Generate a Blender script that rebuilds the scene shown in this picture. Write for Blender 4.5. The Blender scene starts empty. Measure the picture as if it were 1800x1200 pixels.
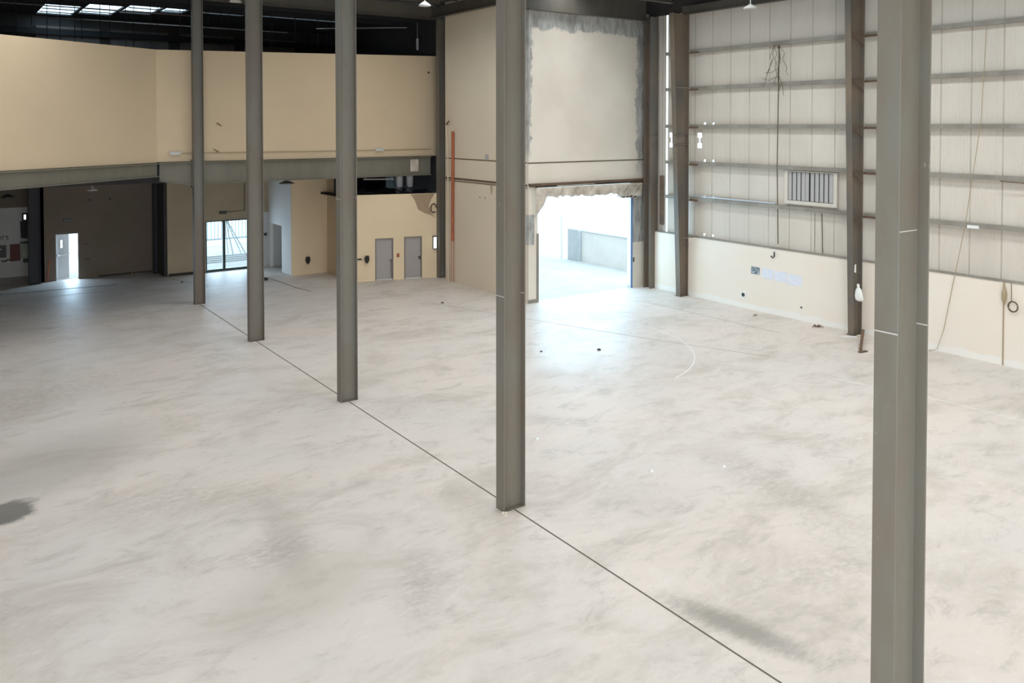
import bpy, bmesh, math, random
from mathutils import Vector, Matrix, noise
random.seed(7)
S = bpy.context.scene
COL = S.collection
R = math.radians

# ------------------------------------------------------------------ camera
cd = bpy.data.cameras.new('camera'); cam = bpy.data.objects.new('camera', cd); COL.objects.link(cam)
cam.location = (0, 0, 7.6)
cam.rotation_euler = (R(90 - 1.4), 0, R(-35.3))
cd.sensor_fit = 'HORIZONTAL'; cd.sensor_width = 36.0; cd.lens = 29.06
cd.shift_x = 0.0; cd.shift_y = -0.1903
cd.clip_start = 0.1; cd.clip_end = 400
S.camera = cam

# ------------------------------------------------------------------ view, sky, daylight
S.view_settings.view_transform = 'Standard'; S.view_settings.look = 'None'
S.view_settings.exposure = 0.36; S.view_settings.gamma = 1.0
S.view_settings.use_curve_mapping = False
S.cycles.max_bounces = 8; S.cycles.diffuse_bounces = 5; S.cycles.glossy_bounces = 3
S.cycles.sample_clamp_indirect = 6.0
w = bpy.data.worlds.new('sky'); S.world = w; w.use_nodes = True
bg = w.node_tree.nodes['Background']
bg.inputs[0].default_value = (0.58, 0.83, 1.0, 1); bg.inputs[1].default_value = 3.3

def area(name, loc, size, rot, power, color=(1, 1, 1)):
    l = bpy.data.lights.new(name, 'AREA'); l.shape = 'RECTANGLE'; l.size, l.size_y = size
    l.energy = power; l.color = color
    o = bpy.data.objects.new(name, l); COL.objects.link(o); o.location = loc; o.rotation_euler = rot
    return o
# lamps at unseen roof skylights, added to brighten the hall
for X in (3.2, 15.6, 22.6):
    area('added_skylight', (X, 13.0, 13.66), (1.1, 41.0), (0, 0, 0), 940, (1.0, 0.955, 0.915)).data.spread = R(150)
# lamps at two big loading doors assumed behind the camera, added for light
area('assumed_door_daylight', (2.0, -8.9, 2.9), (11.0, 5.6), (R(90), 0, 0), 1150, (1.0, 0.955, 0.915))
area('assumed_door_daylight', (-8.9, 0.0, 2.9), (12.0, 5.6), (R(90), 0, R(-90)), 820, (1.0, 0.955, 0.915))
# daylight through the openings of the far walls
area('gate_daylight', (24.3, 28.62, 2.3), (5.5, 4.4), (R(-90), 0, 0), 190, (0.42, 0.74, 1.0))
area('side_door_daylight', (5.85, 46.25, 1.2), (0.6, 2.2), (R(-90), 0, 0), 45, (0.55, 0.78, 1.0))
area('glass_door_daylight', (12.85, 44.3, 1.3), (2.1, 2.5), (R(-90), 0, 0), 90, (0.6, 0.8, 1.0))

# ------------------------------------------------------------------ materials
def mat(name, color, rough=0.7, noise_amt=0.0, scale=1.5, color2=None, metal=0.0, bump=0.0, bscale=20, stretch=(1, 1, 1), spec=0.5, detail=6, lo=0.35, hi=0.65):
    m = bpy.data.materials.new(name); m.use_nodes = True; nt = m.node_tree
    b = nt.nodes['Principled BSDF']; b.inputs['Roughness'].default_value = rough; b.inputs['Metallic'].default_value = metal
    b.inputs['Specular IOR Level'].default_value = spec
    b.inputs['Base Color'].default_value = (*color, 1)
    if color2 is None and noise_amt:
        color2 = tuple(c * (1 - noise_amt) for c in color)
    if color2 is not None or bump:
        tc = nt.nodes.new('ShaderNodeTexCoord'); mp = nt.nodes.new('ShaderNodeMapping')
        mp.inputs['Scale'].default_value = stretch; nt.links.new(tc.outputs['Object'], mp.inputs[0])
    if color2 is not None:
        n = nt.nodes.new('ShaderNodeTexNoise'); n.inputs['Scale'].default_value = scale; n.inputs['Detail'].default_value = detail
        n.inputs['Roughness'].default_value = 0.62
        nt.links.new(mp.outputs[0], n.inputs['Vector'])
        r = nt.nodes.new('ShaderNodeValToRGB'); r.color_ramp.elements[0].position = lo; r.color_ramp.elements[1].position = hi
        r.color_ramp.elements[0].color = (*color, 1); r.color_ramp.elements[1].color = (*color2, 1)
        nt.links.new(n.outputs['Fac'], r.inputs[0]); nt.links.new(r.outputs[0], b.inputs['Base Color'])
    if bump:
        n2 = nt.nodes.new('ShaderNodeTexNoise'); n2.inputs['Scale'].default_value = bscale; n2.inputs['Detail'].default_value = 4
        nt.links.new(mp.outputs[0], n2.inputs['Vector'])
        bp = nt.nodes.new('ShaderNodeBump'); bp.inputs['Strength'].default_value = bump; bp.inputs['Distance'].default_value = 0.05
        nt.links.new(n2.outputs['Fac'], bp.inputs['Height']); nt.links.new(bp.outputs[0], b.inputs['Normal'])
    return m

class NT:
    """small helper for building masks out of world positions"""
    def __init__(s, m):
        s.nt = m.node_tree; s.b = s.nt.nodes['Principled BSDF']
        s.g = s.nt.nodes.new('ShaderNodeNewGeometry'); s.x = s.nt.nodes.new('ShaderNodeSeparateXYZ')
        s.nt.links.new(s.g.outputs['Position'], s.x.inputs[0])
        s.X, s.Y, s.Z = s.x.outputs
    def put(s, sock, v):
        if hasattr(v, 'links'): s.nt.links.new(v, sock)
        else: sock.default_value = v
    def m(s, op, a, b=0.0, c=0.0, clamp=False):
        n = s.nt.nodes.new('ShaderNodeMath'); n.operation = op; n.use_clamp = clamp
        for i, v in enumerate((a, b, c)): s.put(n.inputs[i], v)
        return n.outputs[0]
    def noise(s, scale, detail=4, stretch=(1, 1, 1), rough=0.55, rot=(0, 0, 0), dist=0.0):
        mp = s.nt.nodes.new('ShaderNodeMapping'); mp.inputs['Scale'].default_value = stretch; mp.inputs['Rotation'].default_value = rot
        s.nt.links.new(s.g.outputs['Position'], mp.inputs[0])
        n = s.nt.nodes.new('ShaderNodeTexNoise'); n.inputs['Scale'].default_value = scale; n.inputs['Detail'].default_value = detail
        n.inputs['Roughness'].default_value = rough; n.inputs['Distortion'].default_value = dist
        s.nt.links.new(mp.outputs[0], n.inputs['Vector']); return n.outputs['Fac']
    def step(s, v, a, b):      # smooth 0..1 between a and b
        n = s.nt.nodes.new('ShaderNodeMapRange'); n.interpolation_type = 'SMOOTHSTEP'
        s.put(n.inputs['Value'], v); n.inputs['From Min'].default_value = a; n.inputs['From Max'].default_value = b
        return n.outputs['Result']
    def mix(s, f, a, b):
        n = s.nt.nodes.new('ShaderNodeMix'); n.data_type = 'RGBA'
        s.put(n.inputs[0], f); s.put(n.inputs[6], a if hasattr(a, 'links') else (*a, 1)); s.put(n.inputs[7], b if hasattr(b, 'links') else (*b, 1))
        return n.outputs[2]
    def band(s, v, a, b, soft):
        return s.m('MULTIPLY', s.step(v, a - soft, a + soft), s.m('SUBTRACT', 1.0, s.step(v, b - soft, b + soft)))
    def blob(s, cx, cy, rx, ry, wob, strength, ang=0.0, soft=0.35):
        dx = s.m('SUBTRACT', s.X, cx); dy = s.m('SUBTRACT', s.Y, cy)
        ca, sa = math.cos(ang), math.sin(ang)
        u = s.m('ADD', s.m('MULTIPLY', dx, ca / rx), s.m('MULTIPLY', dy, sa / rx))
        v = s.m('ADD', s.m('MULTIPLY', dx, -sa / ry), s.m('MULTIPLY', dy, ca / ry))
        d = s.m('SQRT', s.m('ADD', s.m('MULTIPLY', u, u), s.m('MULTIPLY', v, v)))
        d = s.m('ADD', d, s.m('MULTIPLY', s.m('SUBTRACT', wob, 0.5), 1.6))
        return s.m('MULTIPLY', s.m('SUBTRACT', 1.0, s.step(d, 1 - soft, 1 + soft)), strength)

def concrete_floor():
    m = mat('power_floated_concrete', (0.6, 0.56, 0.5), 0.5)
    k = NT(m)
    big = k.noise(0.13, 5, (1, 1, 1), 0.6, (0, 0, R(20)), 0.6)
    mid = k.noise(0.55, 9, (0.6, 1.0, 1), 0.72, (0, 0, 0), 0.6)
    fine = k.noise(9.0, 5, (0.5, 1, 1), 0.7)
    swirl = k.noise(1.7, 10, (0.5, 1.0, 1), 0.78, (0, 0, 0), 0.5)
    c = k.mix(k.step(big, 0.35, 0.62), (0.70, 0.625, 0.565), (0.645, 0.60, 0.56))
    c = k.mix(k.m('MULTIPLY', k.step(mid, 0.44, 0.70), 0.85), c, (0.50, 0.445, 0.385))
    c = k.mix(k.m('MULTIPLY', k.step(swirl, 0.50, 0.68), 0.6), c, (0.42, 0.385, 0.34))
    c = k.mix(k.m('MULTIPLY', k.step(swirl, 0.46, 0.26), 0.6), c, (0.80, 0.755, 0.70))
    c = k.mix(k.m('MULTIPLY', k.step(fine, 0.55, 0.8), 0.25), c, (0.40, 0.38, 0.35))
    wob = k.noise(1.1, 6, (1, 1, 1), 0.65)
    wob2 = k.noise(3.5, 6, (1, 1, 1), 0.7)
    c = k.mix(k.blob(0.95, 18.9, 0.75, 0.55, wob, 0.85, soft=0.2), c, (0.10, 0.095, 0.085))
    c = k.mix(k.blob(9.95, 8.1, 1.0, 0.26, fine, 0.80, R(105), 0.7), c, (0.27, 0.25, 0.215))
    c = k.mix(k.blob(2.0, 21.0, 2.6, 1.3, swirl, 0.45, R(30), 0.6), c, (0.34, 0.32, 0.29))
    c = k.mix(k.blob(5.3, 14.6, 1.6, 0.35, wob2, 0.40, R(80), 0.5), c, (0.40, 0.36, 0.31))
    c = k.mix(k.blob(4.8, 12.9, 1.5, 0.9, swirl, 0.42, R(20), 0.6), c, (0.44, 0.39, 0.33))
    for (bx, by, ra, rb, an, st) in ((7.9, 6.9, 0.5, 0.2, 0, 0.5), (6.6, 12.0, 0.8, 0.2, 60, 0.45), (12.6, 8.3, 0.9, 0.35, 0, 0.3), (5.0, 14.4, 0.5, 0.3, 10, 0.55), (4.2, 17.5, 1.4, 0.4, -20, 0.35), (14.5, 10.6, 1.5, 0.35, 80, 0.35), (2.2, 26.5, 2.2, 0.7, 20, 0.4)):
        c = k.mix(k.m('MULTIPLY', k.blob(bx, by, ra * 1.3, rb * 1.6, swirl, st, R(an), 0.8), k.step(fine, 0.3, 0.62)), c, (0.33, 0.295, 0.25))
    k.nt.links.new(c, k.b.inputs['Base Color'])
    rr = k.m('ADD', 0.40, k.m('MULTIPLY', k.noise(1.6, 6, (1, 1, 1), 0.7, (0, 0, 0), 1.5), 0.22))
    rr = k.m('SUBTRACT', rr, k.blob(18.2, 22.5, 4.2, 3.2, mid, 0.10, 0.0, 0.5))
    k.nt.links.new(rr, k.b.inputs['Roughness'])
    bp = k.nt.nodes.new('ShaderNodeBump'); bp.inputs['Strength'].default_value = 0.25; bp.inputs['Distance'].default_value = 0.02
    k.nt.links.new(k.noise(2.0, 8, (1, 1, 1), 0.7, (0, 0, 0), 1.0), bp.inputs['Height']); k.nt.links.new(bp.outputs[0], k.b.inputs['Normal'])
    return m

def gable_paint():     # the plastered wall over the gate: cream field, bare grey render at its edges
    m = mat('plaster_over_gate', (0.74, 0.68, 0.58), 0.85)
    k = NT(m)
    wob = k.m('MULTIPLY', k.m('SUBTRACT', k.noise(1.3, 6, (1, 1, 1), 0.7), 0.5), 0.9)
    x = k.m('ADD', k.X, wob); z = k.m('ADD', k.Z, k.m('MULTIPLY', wob, 0.9))
    g = k.m('MAXIMUM', k.step(z, 11.72, 11.86), k.m('MULTIPLY', k.step(x, 27.25, 27.36), k.step(z, 4.9, 6.4)))
    g = k.m('MAXIMUM', g, k.m('MULTIPLY', k.m('SUBTRACT', 1.0, k.step(x, 21.05, 21.16)), k.step(z, 6.0, 7.0)))
    g = k.m('MAXIMUM', g, k.m('MULTIPLY', k.step(k.X, 27.0, 27.02), k.band(k.Z, 2.14, 4.98, 0.03)))
    g = k.m('MAXIMUM', g, k.m('MULTIPLY', k.m('SUBTRACT', 1.0, k.step(k.X, 21.28, 21.3)), k.band(k.Z, 2.5, 3.8, 0.03)))
    streak = k.noise(1.2, 6, (2.2, 1, 0.7), 0.7)
    grey = k.mix(k.step(streak, 0.35, 0.65), (0.50, 0.49, 0.46), (0.27, 0.265, 0.25))
    cream = k.mix(k.step(k.noise(0.5, 3), 0.35, 0.7), (0.76, 0.695, 0.60), (0.70, 0.635, 0.54))
    c = k.mix(g, cream, grey)
    k.nt.links.new(c, k.b.inputs['Base Color']); return m

def dado_paint():
    m = mat('dado_paint', (0.80, 0.70, 0.56), 0.75)
    k = NT(m)
    wob = k.m('MULTIPLY', k.m('SUBTRACT', k.noise(1.5, 6, (1, 1, 1), 0.6), 0.5), 0.28)
    c = k.mix(k.step(k.noise(0.35, 4), 0.35, 0.65), (0.82, 0.735, 0.63), (0.83, 0.765, 0.68))
    c = k.mix(k.m('MULTIPLY', k.m('SUBTRACT', 1.0, k.step(k.m('ADD', k.Z, wob), 0.20, 0.26)), 0.8), c, (0.84, 0.82, 0.78))
    k.nt.links.new(c, k.b.inputs['Base Color']); return m

def cladding():
    m = mat('ribbed_steel_sheet', (0.66, 0.60, 0.50), 0.55)
    k = NT(m)
    f = k.m('FRACT', k.m('ADD', k.Y, 0.5))
    seam = k.m('SUBTRACT', 1.0, k.band(f, 0.022, 0.978, 0.008))
    f2 = k.m('FRACT', k.m('ADD', k.m('MULTIPLY', k.Y, 1.0), 0.28))
    seam2 = k.m('MULTIPLY', k.m('SUBTRACT', 1.0, k.band(f2, 0.015, 0.985, 0.01)), 0.12)
    c = k.mix(k.step(k.noise(0.6, 4, (1, 1, 0.4)), 0.35, 0.7), (0.68, 0.62, 0.545), (0.62, 0.565, 0.49))
    c = k.mix(k.m('MULTIPLY', seam, k.m('ADD', 0.05, k.m('MULTIPLY', k.noise(0.9, 3), 0.85))), c, (0.24, 0.20, 0.15))
    c = k.mix(seam2, c, (0.4, 0.36, 0.3))
    k.nt.links.new(c, k.b.inputs['Base Color'])
    bp = k.nt.nodes.new('ShaderNodeBump'); bp.inputs['Strength'].default_value = 0.25; bp.inputs['Distance'].default_value = 0.01
    k.nt.links.new(k.m('SINE', k.m('MULTIPLY', k.Y, 2 * math.pi * 14)), bp.inputs['Height']); k.nt.links.new(bp.outputs[0], k.b.inputs['Normal'])
    return m

def steel(name, a, b, rough=0.5, sc=0.9):
    m = mat(name, a, rough); k = NT(m)
    c = k.mix(k.step(k.noise(sc, 6, (1, 1, 0.35), 0.7), 0.35, 0.68), a, b)
    c = k.mix(k.m('MULTIPLY', k.step(k.noise(9, 4, (1, 1, 0.6), 0.7), 0.66, 0.76), 0.5), c, (0.42, 0.38, 0.31))
    k.nt.links.new(c, k.b.inputs['Base Color']); return m

M = dict(
    floor=concrete_floor(), gable=gable_paint(), dado=dado_paint(), clad=cladding(),
    joint=mat('floor_joint', (0.13, 0.11, 0.09), 0.9),
    joint_faint=mat('floor_joint_faint', (0.36, 0.33, 0.29), 0.9),
    joint_white=mat('floor_line_white', (0.78, 0.77, 0.74), 0.9),
    cream=mat('cream_wall', (0.66, 0.515, 0.345), 0.85, color2=(0.63, 0.49, 0.33), scale=0.5),
    cream_room=mat('cream_wall_lightened', (0.81, 0.65, 0.44), 0.85, color2=(0.78, 0.62, 0.42), scale=0.5),  # lighter copy of the cream, makes up for light lost under the soffit
    cream_side=mat('cream_side_wall', (0.76, 0.655, 0.51), 0.8, color2=(0.72, 0.62, 0.48), scale=0.35),
    cream_low=mat('cream_wall_shaded', (0.46, 0.38, 0.26), 0.85, color2=(0.40, 0.335, 0.24), scale=0.5),  # darker copy of the cream, rear shade put into the colour
    brown=mat('shade_darkened_brown', (0.20, 0.148, 0.12), 0.9, color2=(0.15, 0.13, 0.095), scale=0.35),  # cream-brown darkened to carry the shade under the mezzanine
    white_wall=mat('whitewashed_wall', (0.55, 0.54, 0.52), 0.9, color2=(0.48, 0.47, 0.45), scale=0.8),
    steel=steel('grey_primer_steel', (0.172, 0.163, 0.137), (0.160, 0.130, 0.102)),
    navy=mat('dark_navy_steel', (0.035, 0.035, 0.042), 0.7),
    steel_dark=steel('dark_primer_steel', (0.085, 0.078, 0.066), (0.11, 0.098, 0.08)),
    steel_side=steel('gate_bay_steel', (0.125, 0.112, 0.094), (0.19, 0.142, 0.10), 0.55),
    steel_beam=steel('dusty_beam_steel', (0.18, 0.168, 0.132), (0.14, 0.127, 0.098), 0.6, 0.6),
    girt=steel('galvanised_girt', (0.31, 0.29, 0.25), (0.22, 0.20, 0.17), 0.45),
    galv=mat('bluish_metal', (0.55, 0.60, 0.66), 0.35, metal=0.3),
    deck=mat('roof_decking', (0.16, 0.14, 0.115), 0.8, color2=(0.11, 0.095, 0.08), scale=0.8),
    black=mat('flat_black', (0.012, 0.012, 0.014), 0.9),
    dark_wall=mat('shade_dark_wall', (0.035, 0.033, 0.035), 0.9, color2=(0.05, 0.045, 0.043), scale=0.6),  # near-black colour stands in for the shade of the unlit areas
    dark_panel=mat('reddish_panel', (0.16, 0.13, 0.12), 0.8, color2=(0.09, 0.08, 0.08), scale=0.8),
    door=mat('grey_door_paint', (0.38, 0.345, 0.33), 0.6),
    frame=mat('grey_frame_paint', (0.22, 0.195, 0.17), 0.6),
    dark=mat('dark_plastic', (0.03, 0.03, 0.028), 0.5),
    white=mat('white_plastic', (0.8, 0.8, 0.78), 0.5),
    lightgrey=mat('light_grey_plastic', (0.55, 0.53, 0.5), 0.5),
    orange=mat('red_oxide_pipe', (0.46, 0.13, 0.055), 0.6, color2=(0.34, 0.10, 0.05), scale=2.5),
    pinkpipe=mat('faded_pipe', (0.5, 0.33, 0.24), 0.7),
    cable=mat('brown_cable', (0.12, 0.09, 0.055), 0.8),
    conduit=mat('beige_conduit', (0.38, 0.30, 0.19), 0.6),
    alu=mat('dark_aluminium', (0.05, 0.065, 0.062), 0.4, metal=0.4),
    plastic=mat('black_polythene', (0.015, 0.015, 0.018), 0.22, bump=0.3, bscale=6),
    sheet=mat('torn_insulation_sheet', (0.66, 0.60, 0.52), 0.8, color2=(0.40, 0.33, 0.26), scale=2.4),
    bag=mat('white_bag_plastic', (0.82, 0.83, 0.8), 0.35, bump=0.3, bscale=25),
    paper=mat('white_paper', (0.78, 0.80, 0.86), 0.8, color2=(0.68, 0.71, 0.82), scale=9),
    photo=mat('printed_photo', (0.07, 0.10, 0.13), 0.6, color2=(0.45, 0.52, 0.56), scale=9),
    vent=mat('vent_grey_metal', (0.44, 0.42, 0.41), 0.5),
    vent_rim=mat('vent_surround', (0.66, 0.61, 0.53), 0.6),
    red=mat('dark_red_board', (0.13, 0.022, 0.02), 0.6),
    greenbox=mat('pale_green_box', (0.42, 0.47, 0.38), 0.6, color2=(0.25, 0.29, 0.23), scale=3),
    yard=mat('yard_concrete', (0.70, 0.69, 0.68), 0.9, color2=(0.62, 0.62, 0.62), scale=0.8),
    yardwall=mat('yard_wall_render', (0.92, 0.9, 0.88), 0.9, color2=(0.85, 0.84, 0.83), scale=1.2),
    yardpost=mat('yard_pier_render', (0.60, 0.63, 0.66), 0.9, color2=(0.52, 0.56, 0.60), scale=2),
    fence=mat('pale_fence', (0.5, 0.56, 0.57), 0.6),
    leaf=mat('door_leaf_paint', (0.62, 0.60, 0.62), 0.5),
    blue=mat('blue_rail', (0.16, 0.30, 0.62), 0.4),
    rust=mat('rusty_steel', (0.17, 0.10, 0.06), 0.8, color2=(0.10, 0.07, 0.05), scale=3),
    stain=mat('brown_stain', (0.36, 0.25, 0.16), 0.9, color2=(0.44, 0.32, 0.21), scale=1.5),
    side_white=mat('whitewash_lightened', (0.80, 0.79, 0.77), 0.85),  # whitewash made lighter, glass door daylight put into the colour
    tile=mat('side_panel_grey', (0.56, 0.56, 0.58), 0.7),
    weed=mat('dry_weed', (0.20, 0.12, 0.08), 0.9),
)
g = bpy.data.materials.new('clear_glass'); g.use_nodes = True
b_ = g.node_tree.nodes['Principled BSDF']; b_.inputs['Base Color'].default_value = (0.95, 0.98, 0.98, 1); b_.inputs['Roughness'].default_value = 0.02
b_.inputs['Alpha'].default_value = 0.14
M['glass'] = g
e = bpy.data.materials.new('lit_lamp'); e.use_nodes = True
b_ = e.node_tree.nodes['Principled BSDF']; b_.inputs['Emission Color'].default_value = (0.85, 0.95, 1, 1); b_.inputs['Emission Strength'].default_value = 1.6
M['lamp'] = e

# ------------------------------------------------------------------ mesh helpers
class MB:
    def __init__(s): s.bm = bmesh.new()
    def box(s, x0, y0, z0, x1, y1, z1):
        x0, x1 = sorted((x0, x1)); y0, y1 = sorted((y0, y1)); z0, z1 = sorted((z0, z1))
        v = [s.bm.verts.new(p) for p in ((x0,y0,z0),(x1,y0,z0),(x1,y1,z0),(x0,y1,z0),(x0,y0,z1),(x1,y0,z1),(x1,y1,z1),(x0,y1,z1))]
        for f in ((0,3,2,1),(4,5,6,7),(0,1,5,4),(1,2,6,5),(2,3,7,6),(3,0,4,7)): s.bm.faces.new([v[i] for i in f])
        return s
    def hexa(s, lo, hi):   # two quads of 4 points
        v = [s.bm.verts.new(p) for p in list(lo) + list(hi)]
        for f in ((0,3,2,1),(4,5,6,7),(0,1,5,4),(1,2,6,5),(2,3,7,6),(3,0,4,7)): s.bm.faces.new([v[i] for i in f])
        return s
    def bar(s, a, b, w, h=None, up=(0, 0, 1)):   # rectangular bar a->b
        a, b = Vector(a), Vector(b); h = h or w; d = (b - a).normalized(); u = Vector(up)
        if abs(d.dot(u)) > 0.99: u = Vector((0, 1, 0))
        r = d.cross(u).normalized() * w / 2; u2 = r.cross(d).normalized() * h / 2
        return s.hexa([a - r - u2, a + r - u2, a + r + u2, a - r + u2], [b - r - u2, b + r - u2, b + r + u2, b - r + u2])
    def tube(s, pts, r, n=8, cap=True, radii=None):
        pts = [Vector(p) for p in pts]; rings = []
        for i, p in enumerate(pts):
            d = (pts[min(i + 1, len(pts) - 1)] - pts[max(i - 1, 0)]).normalized()
            u = Vector((0, 0, 1)) if abs(d.z) < 0.9 else Vector((0, 1, 0))
            a = d.cross(u).normalized(); b = a.cross(d).normalized(); rr = radii[i] if radii else r
            rings.append([s.bm.verts.new(p + (a * math.cos(t) + b * math.sin(t)) * rr) for t in [2 * math.pi * k / n for k in range(n)]])
        for q, w_ in zip(rings, rings[1:]):
            for k in range(n): s.bm.faces.new((q[k], q[(k + 1) % n], w_[(k + 1) % n], w_[k]))
        if cap: s.bm.faces.new(rings[0][::-1]); s.bm.faces.new(rings[-1])
        return s
    def lathe(s, c, prof, n=20):
        c = Vector(c); rings = []
        for r, z in prof: rings.append([s.bm.verts.new(c + Vector((r * math.cos(2 * math.pi * k / n), r * math.sin(2 * math.pi * k / n), z))) for k in range(n)])
        for q, w_ in zip(rings, rings[1:]):
            for k in range(n): s.bm.faces.new((q[k], q[(k + 1) % n], w_[(k + 1) % n], w_[k]))
        s.bm.faces.new(rings[0][::-1]); s.bm.faces.new(rings[-1]); return s
    def build(s, name, m, parent=None, origin=None, bevel=0, smooth=False):
        bmesh.ops.recalc_face_normals(s.bm, faces=s.bm.faces)
        me = bpy.data.meshes.new(name)
        o = bpy.data.objects.new(name, me)
        off = Vector(origin) if origin else Vector((0, 0, 0))
        if parent is not None: off = off + parent.location
        if parent is not None and parent.get('_abs'): off = Vector(parent['_abs'])
        bmesh.ops.translate(s.bm, verts=s.bm.verts, vec=-off)
        s.bm.to_mesh(me); s.bm.free()
        if smooth:
            for p in me.polygons: p.use_smooth = True
        me.materials.append(M[m]); COL.objects.link(o)
        if parent is None: o.location = off
        else: o.parent = parent
        if bevel:
            md = o.modifiers.new('bevel', 'BEVEL'); md.width = bevel; md.segments = 2
        return o

def tag(o, label=None, cat=None, group=None, kind=None):
    if label: o['label'] = label
    if cat: o['category'] = cat
    if group: o['group'] = group
    if kind: o['kind'] = kind
    return o
def empty(name, loc, label, cat, group=None, kind=None):
    o = bpy.data.objects.new(name, None); COL.objects.link(o); o.location = loc; o.empty_display_size = 0.2
    return tag(o, label, cat, group, kind)
def struct(o, label, cat): return tag(o, label, cat, None, 'structure')

def wall(name, P, Q, z0, z1, th, m, label, cat='wall', holes=(), parent=None, z1b=None):
    """upright wall over the plan line P->Q, thickness to the left of it; holes are (u0,u1,z0,z1) along it. Outer faces only."""
    P, Q = Vector((*P, 0)), Vector((*Q, 0)); L = (Q - P).length; d = (Q - P) / L; nrm = Vector((-d.y, d.x, 0)) * th
    us = sorted({0, L, *[h[0] for h in holes], *[h[1] for h in holes]}); us = [u for u in us if 0 <= u <= L]
    zs = sorted({z0, z1, *[h[2] for h in holes], *[h[3] for h in holes]}); zs = [z for z in zs if z0 <= z <= z1]
    def solid(i, j):
        if not (0 <= i < len(us) - 1 and 0 <= j < len(zs) - 1): return False
        uc, zc = (us[i] + us[i + 1]) / 2, (zs[j] + zs[j + 1]) / 2
        return not any(h[0] < uc < h[1] and h[2] < zc < h[3] for h in holes)
    b = MB(); cache = {}
    def v(i, j, k):
        if (i, j, k) not in cache:
            z = zs[j]
            if z1b is not None and j == len(zs) - 1: z = z1 + (z1b - z1) * us[i] / L
            cache[(i, j, k)] = b.bm.verts.new(P + d * us[i] + nrm * k + Vector((0, 0, z)))
        return cache[(i, j, k)]
    for i in range(len(us) - 1):
        for j in range(len(zs) - 1):
            if not solid(i, j): continue
            b.bm.faces.new((v(i,j,0), v(i+1,j,0), v(i+1,j+1,0), v(i,j+1,0)))
            b.bm.faces.new((v(i,j,1), v(i,j+1,1), v(i+1,j+1,1), v(i+1,j,1)))
            for di, dj, q in ((-1,0,((i,j),(i,j+1))), (1,0,((i+1,j),(i+1,j+1))), (0,-1,((i,j),(i+1,j))), (0,1,((i,j+1),(i+1,j+1)))):
                if not solid(i + di, j + dj):
                    b.bm.faces.new((v(*q[0],0), v(*q[1],0), v(*q[1],1), v(*q[0],1)))
    o = b.build(name, m, parent)
    if parent is None: struct(o, label, cat)
    return o

# ================================================================== SETTING
o = MB().box(-9, -9, -0.2, 28.3, 28.6, 0).box(-9, 28.6, -0.2, 21.2, 49, 0).build('floor', 'floor')
struct(o, 'pale power-floated concrete floor of the empty hall', 'floor')

JY = 36.2
def strip(name, pts, wd, m, label):
    b = MB()
    for a, c in zip(pts, pts[1:]): b.bar((*a, 0.0015), (*c, 0.0015), wd, 0.003)
    return struct(b.build(name, m), label, 'floor joint')
strip('trim_1', [(9.42, -8.9), (9.42, 36.4)], 0.032, 'joint', 'dark joint line running across the floor through the steel columns')
strip('trim_2', [(17.6, 30.9), (21.06, 20.97), (22.6, 17.2)], 0.03, 'joint_faint', 'thin floor joint slanting in front of the bright gateway')
strip('trim_3', [(25.3, 26.0), (25.5, 19.0)], 0.03, 'joint_faint', 'faint floor joint beside the ribbed panel wall')
strip('trim_4', [(-8, 44.0), (2.6, 43.67), (7.35, 43.27)], 0.10, 'joint', 'dark gap in the floor before the open side door')
strip('trim_5', [(-8, 42.6), (2.5, 41.96), (6.5, 41.85)], 0.04, 'joint_faint', 'thinner joint in front of the dark floor gap')
strip('trim_6', [(13.87, 40.85), (14.0, 39.3), (14.1, 37.6), (14.35, 36.3)], 0.06, 'joint', 'dark curved edge line on the floor near the projecting cream block')
strip('trim_7', [(22.2, 14.6), (22.84, 12.2), (23.0, 9.6), (23.0, 6)], 0.035, 'joint_white', 'whitish scraped line on the floor beside the panel wall')
strip('trim_8', [(9.85, 43.3), (10.8, 40.2)], 0.05, 'joint_faint', 'joint line where the darker floor of the entrance begins')
arc = [(17.0 + 5.2 * math.cos(t), 22.4 + 5.2 * math.sin(t)) for t in [R(a) for a in range(-75, 45, 6)]]
strip('trim_9', arc, 0.035, 'joint_white', 'faint curved tyre scuff on the floor before the bright gateway')

# --- right hand long wall: plastered dado + ribbed sheet above
wall('wall_right', (27.85, -9), (27.85, 28.35), 0, 2.66, -0.2, 'dado', 'cream plastered dado under the ribbed panel wall')
holes = []
# little daylight leaks at the girts and beside the corner column (u = Y + 9)
for z in (7.72, 6.08, 4.47, 2.80):
    for y in (24.92, 24.44): holes.append((y + 9 - 0.055, y + 9 + 0.055, z - 0.045, z + 0.055))
for y in (25.22, 26.92):
    for z in (7.20, 6.74): holes.append((y + 9 - 0.13, y + 9 + 0.13, z - 0.11, z + 0.11))
    holes.append((y + 9 - 0.04, y + 9 + 0.04, 6.85, 7.09))
wall('wall_right_cladding', (28.10, -9), (28.10, 27.16), 2.66, 12.75, -0.05, 'clad', 'beige ribbed steel sheeting of the long side wall', holes=holes)
wall('wall_right_corner', (28.10, 27.28), (28.10, 28.4), 2.66, 12.75, -0.05, 'clad', 'narrow strip of sheeting beyond the daylight slit in the corner',
     holes=())
MB().box(27.83, 25.6, 2.66, 28.1, 28.3, 2.70).box(27.83, -9, 2.66, 28.1, 25.6, 2.70).build('trim_10', 'girt')
struct(bpy.data.objects['trim_10'], 'thin grey capping along the top of the cream dado', 'trim')
strip_o = MB().box(27.835, 12.28, 0.0, 27.85, 12.32, 2.66).build('trim_11', 'conduit'); struct(strip_o, 'vertical crack joint in the dado below the hanging coil', 'trim')

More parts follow.
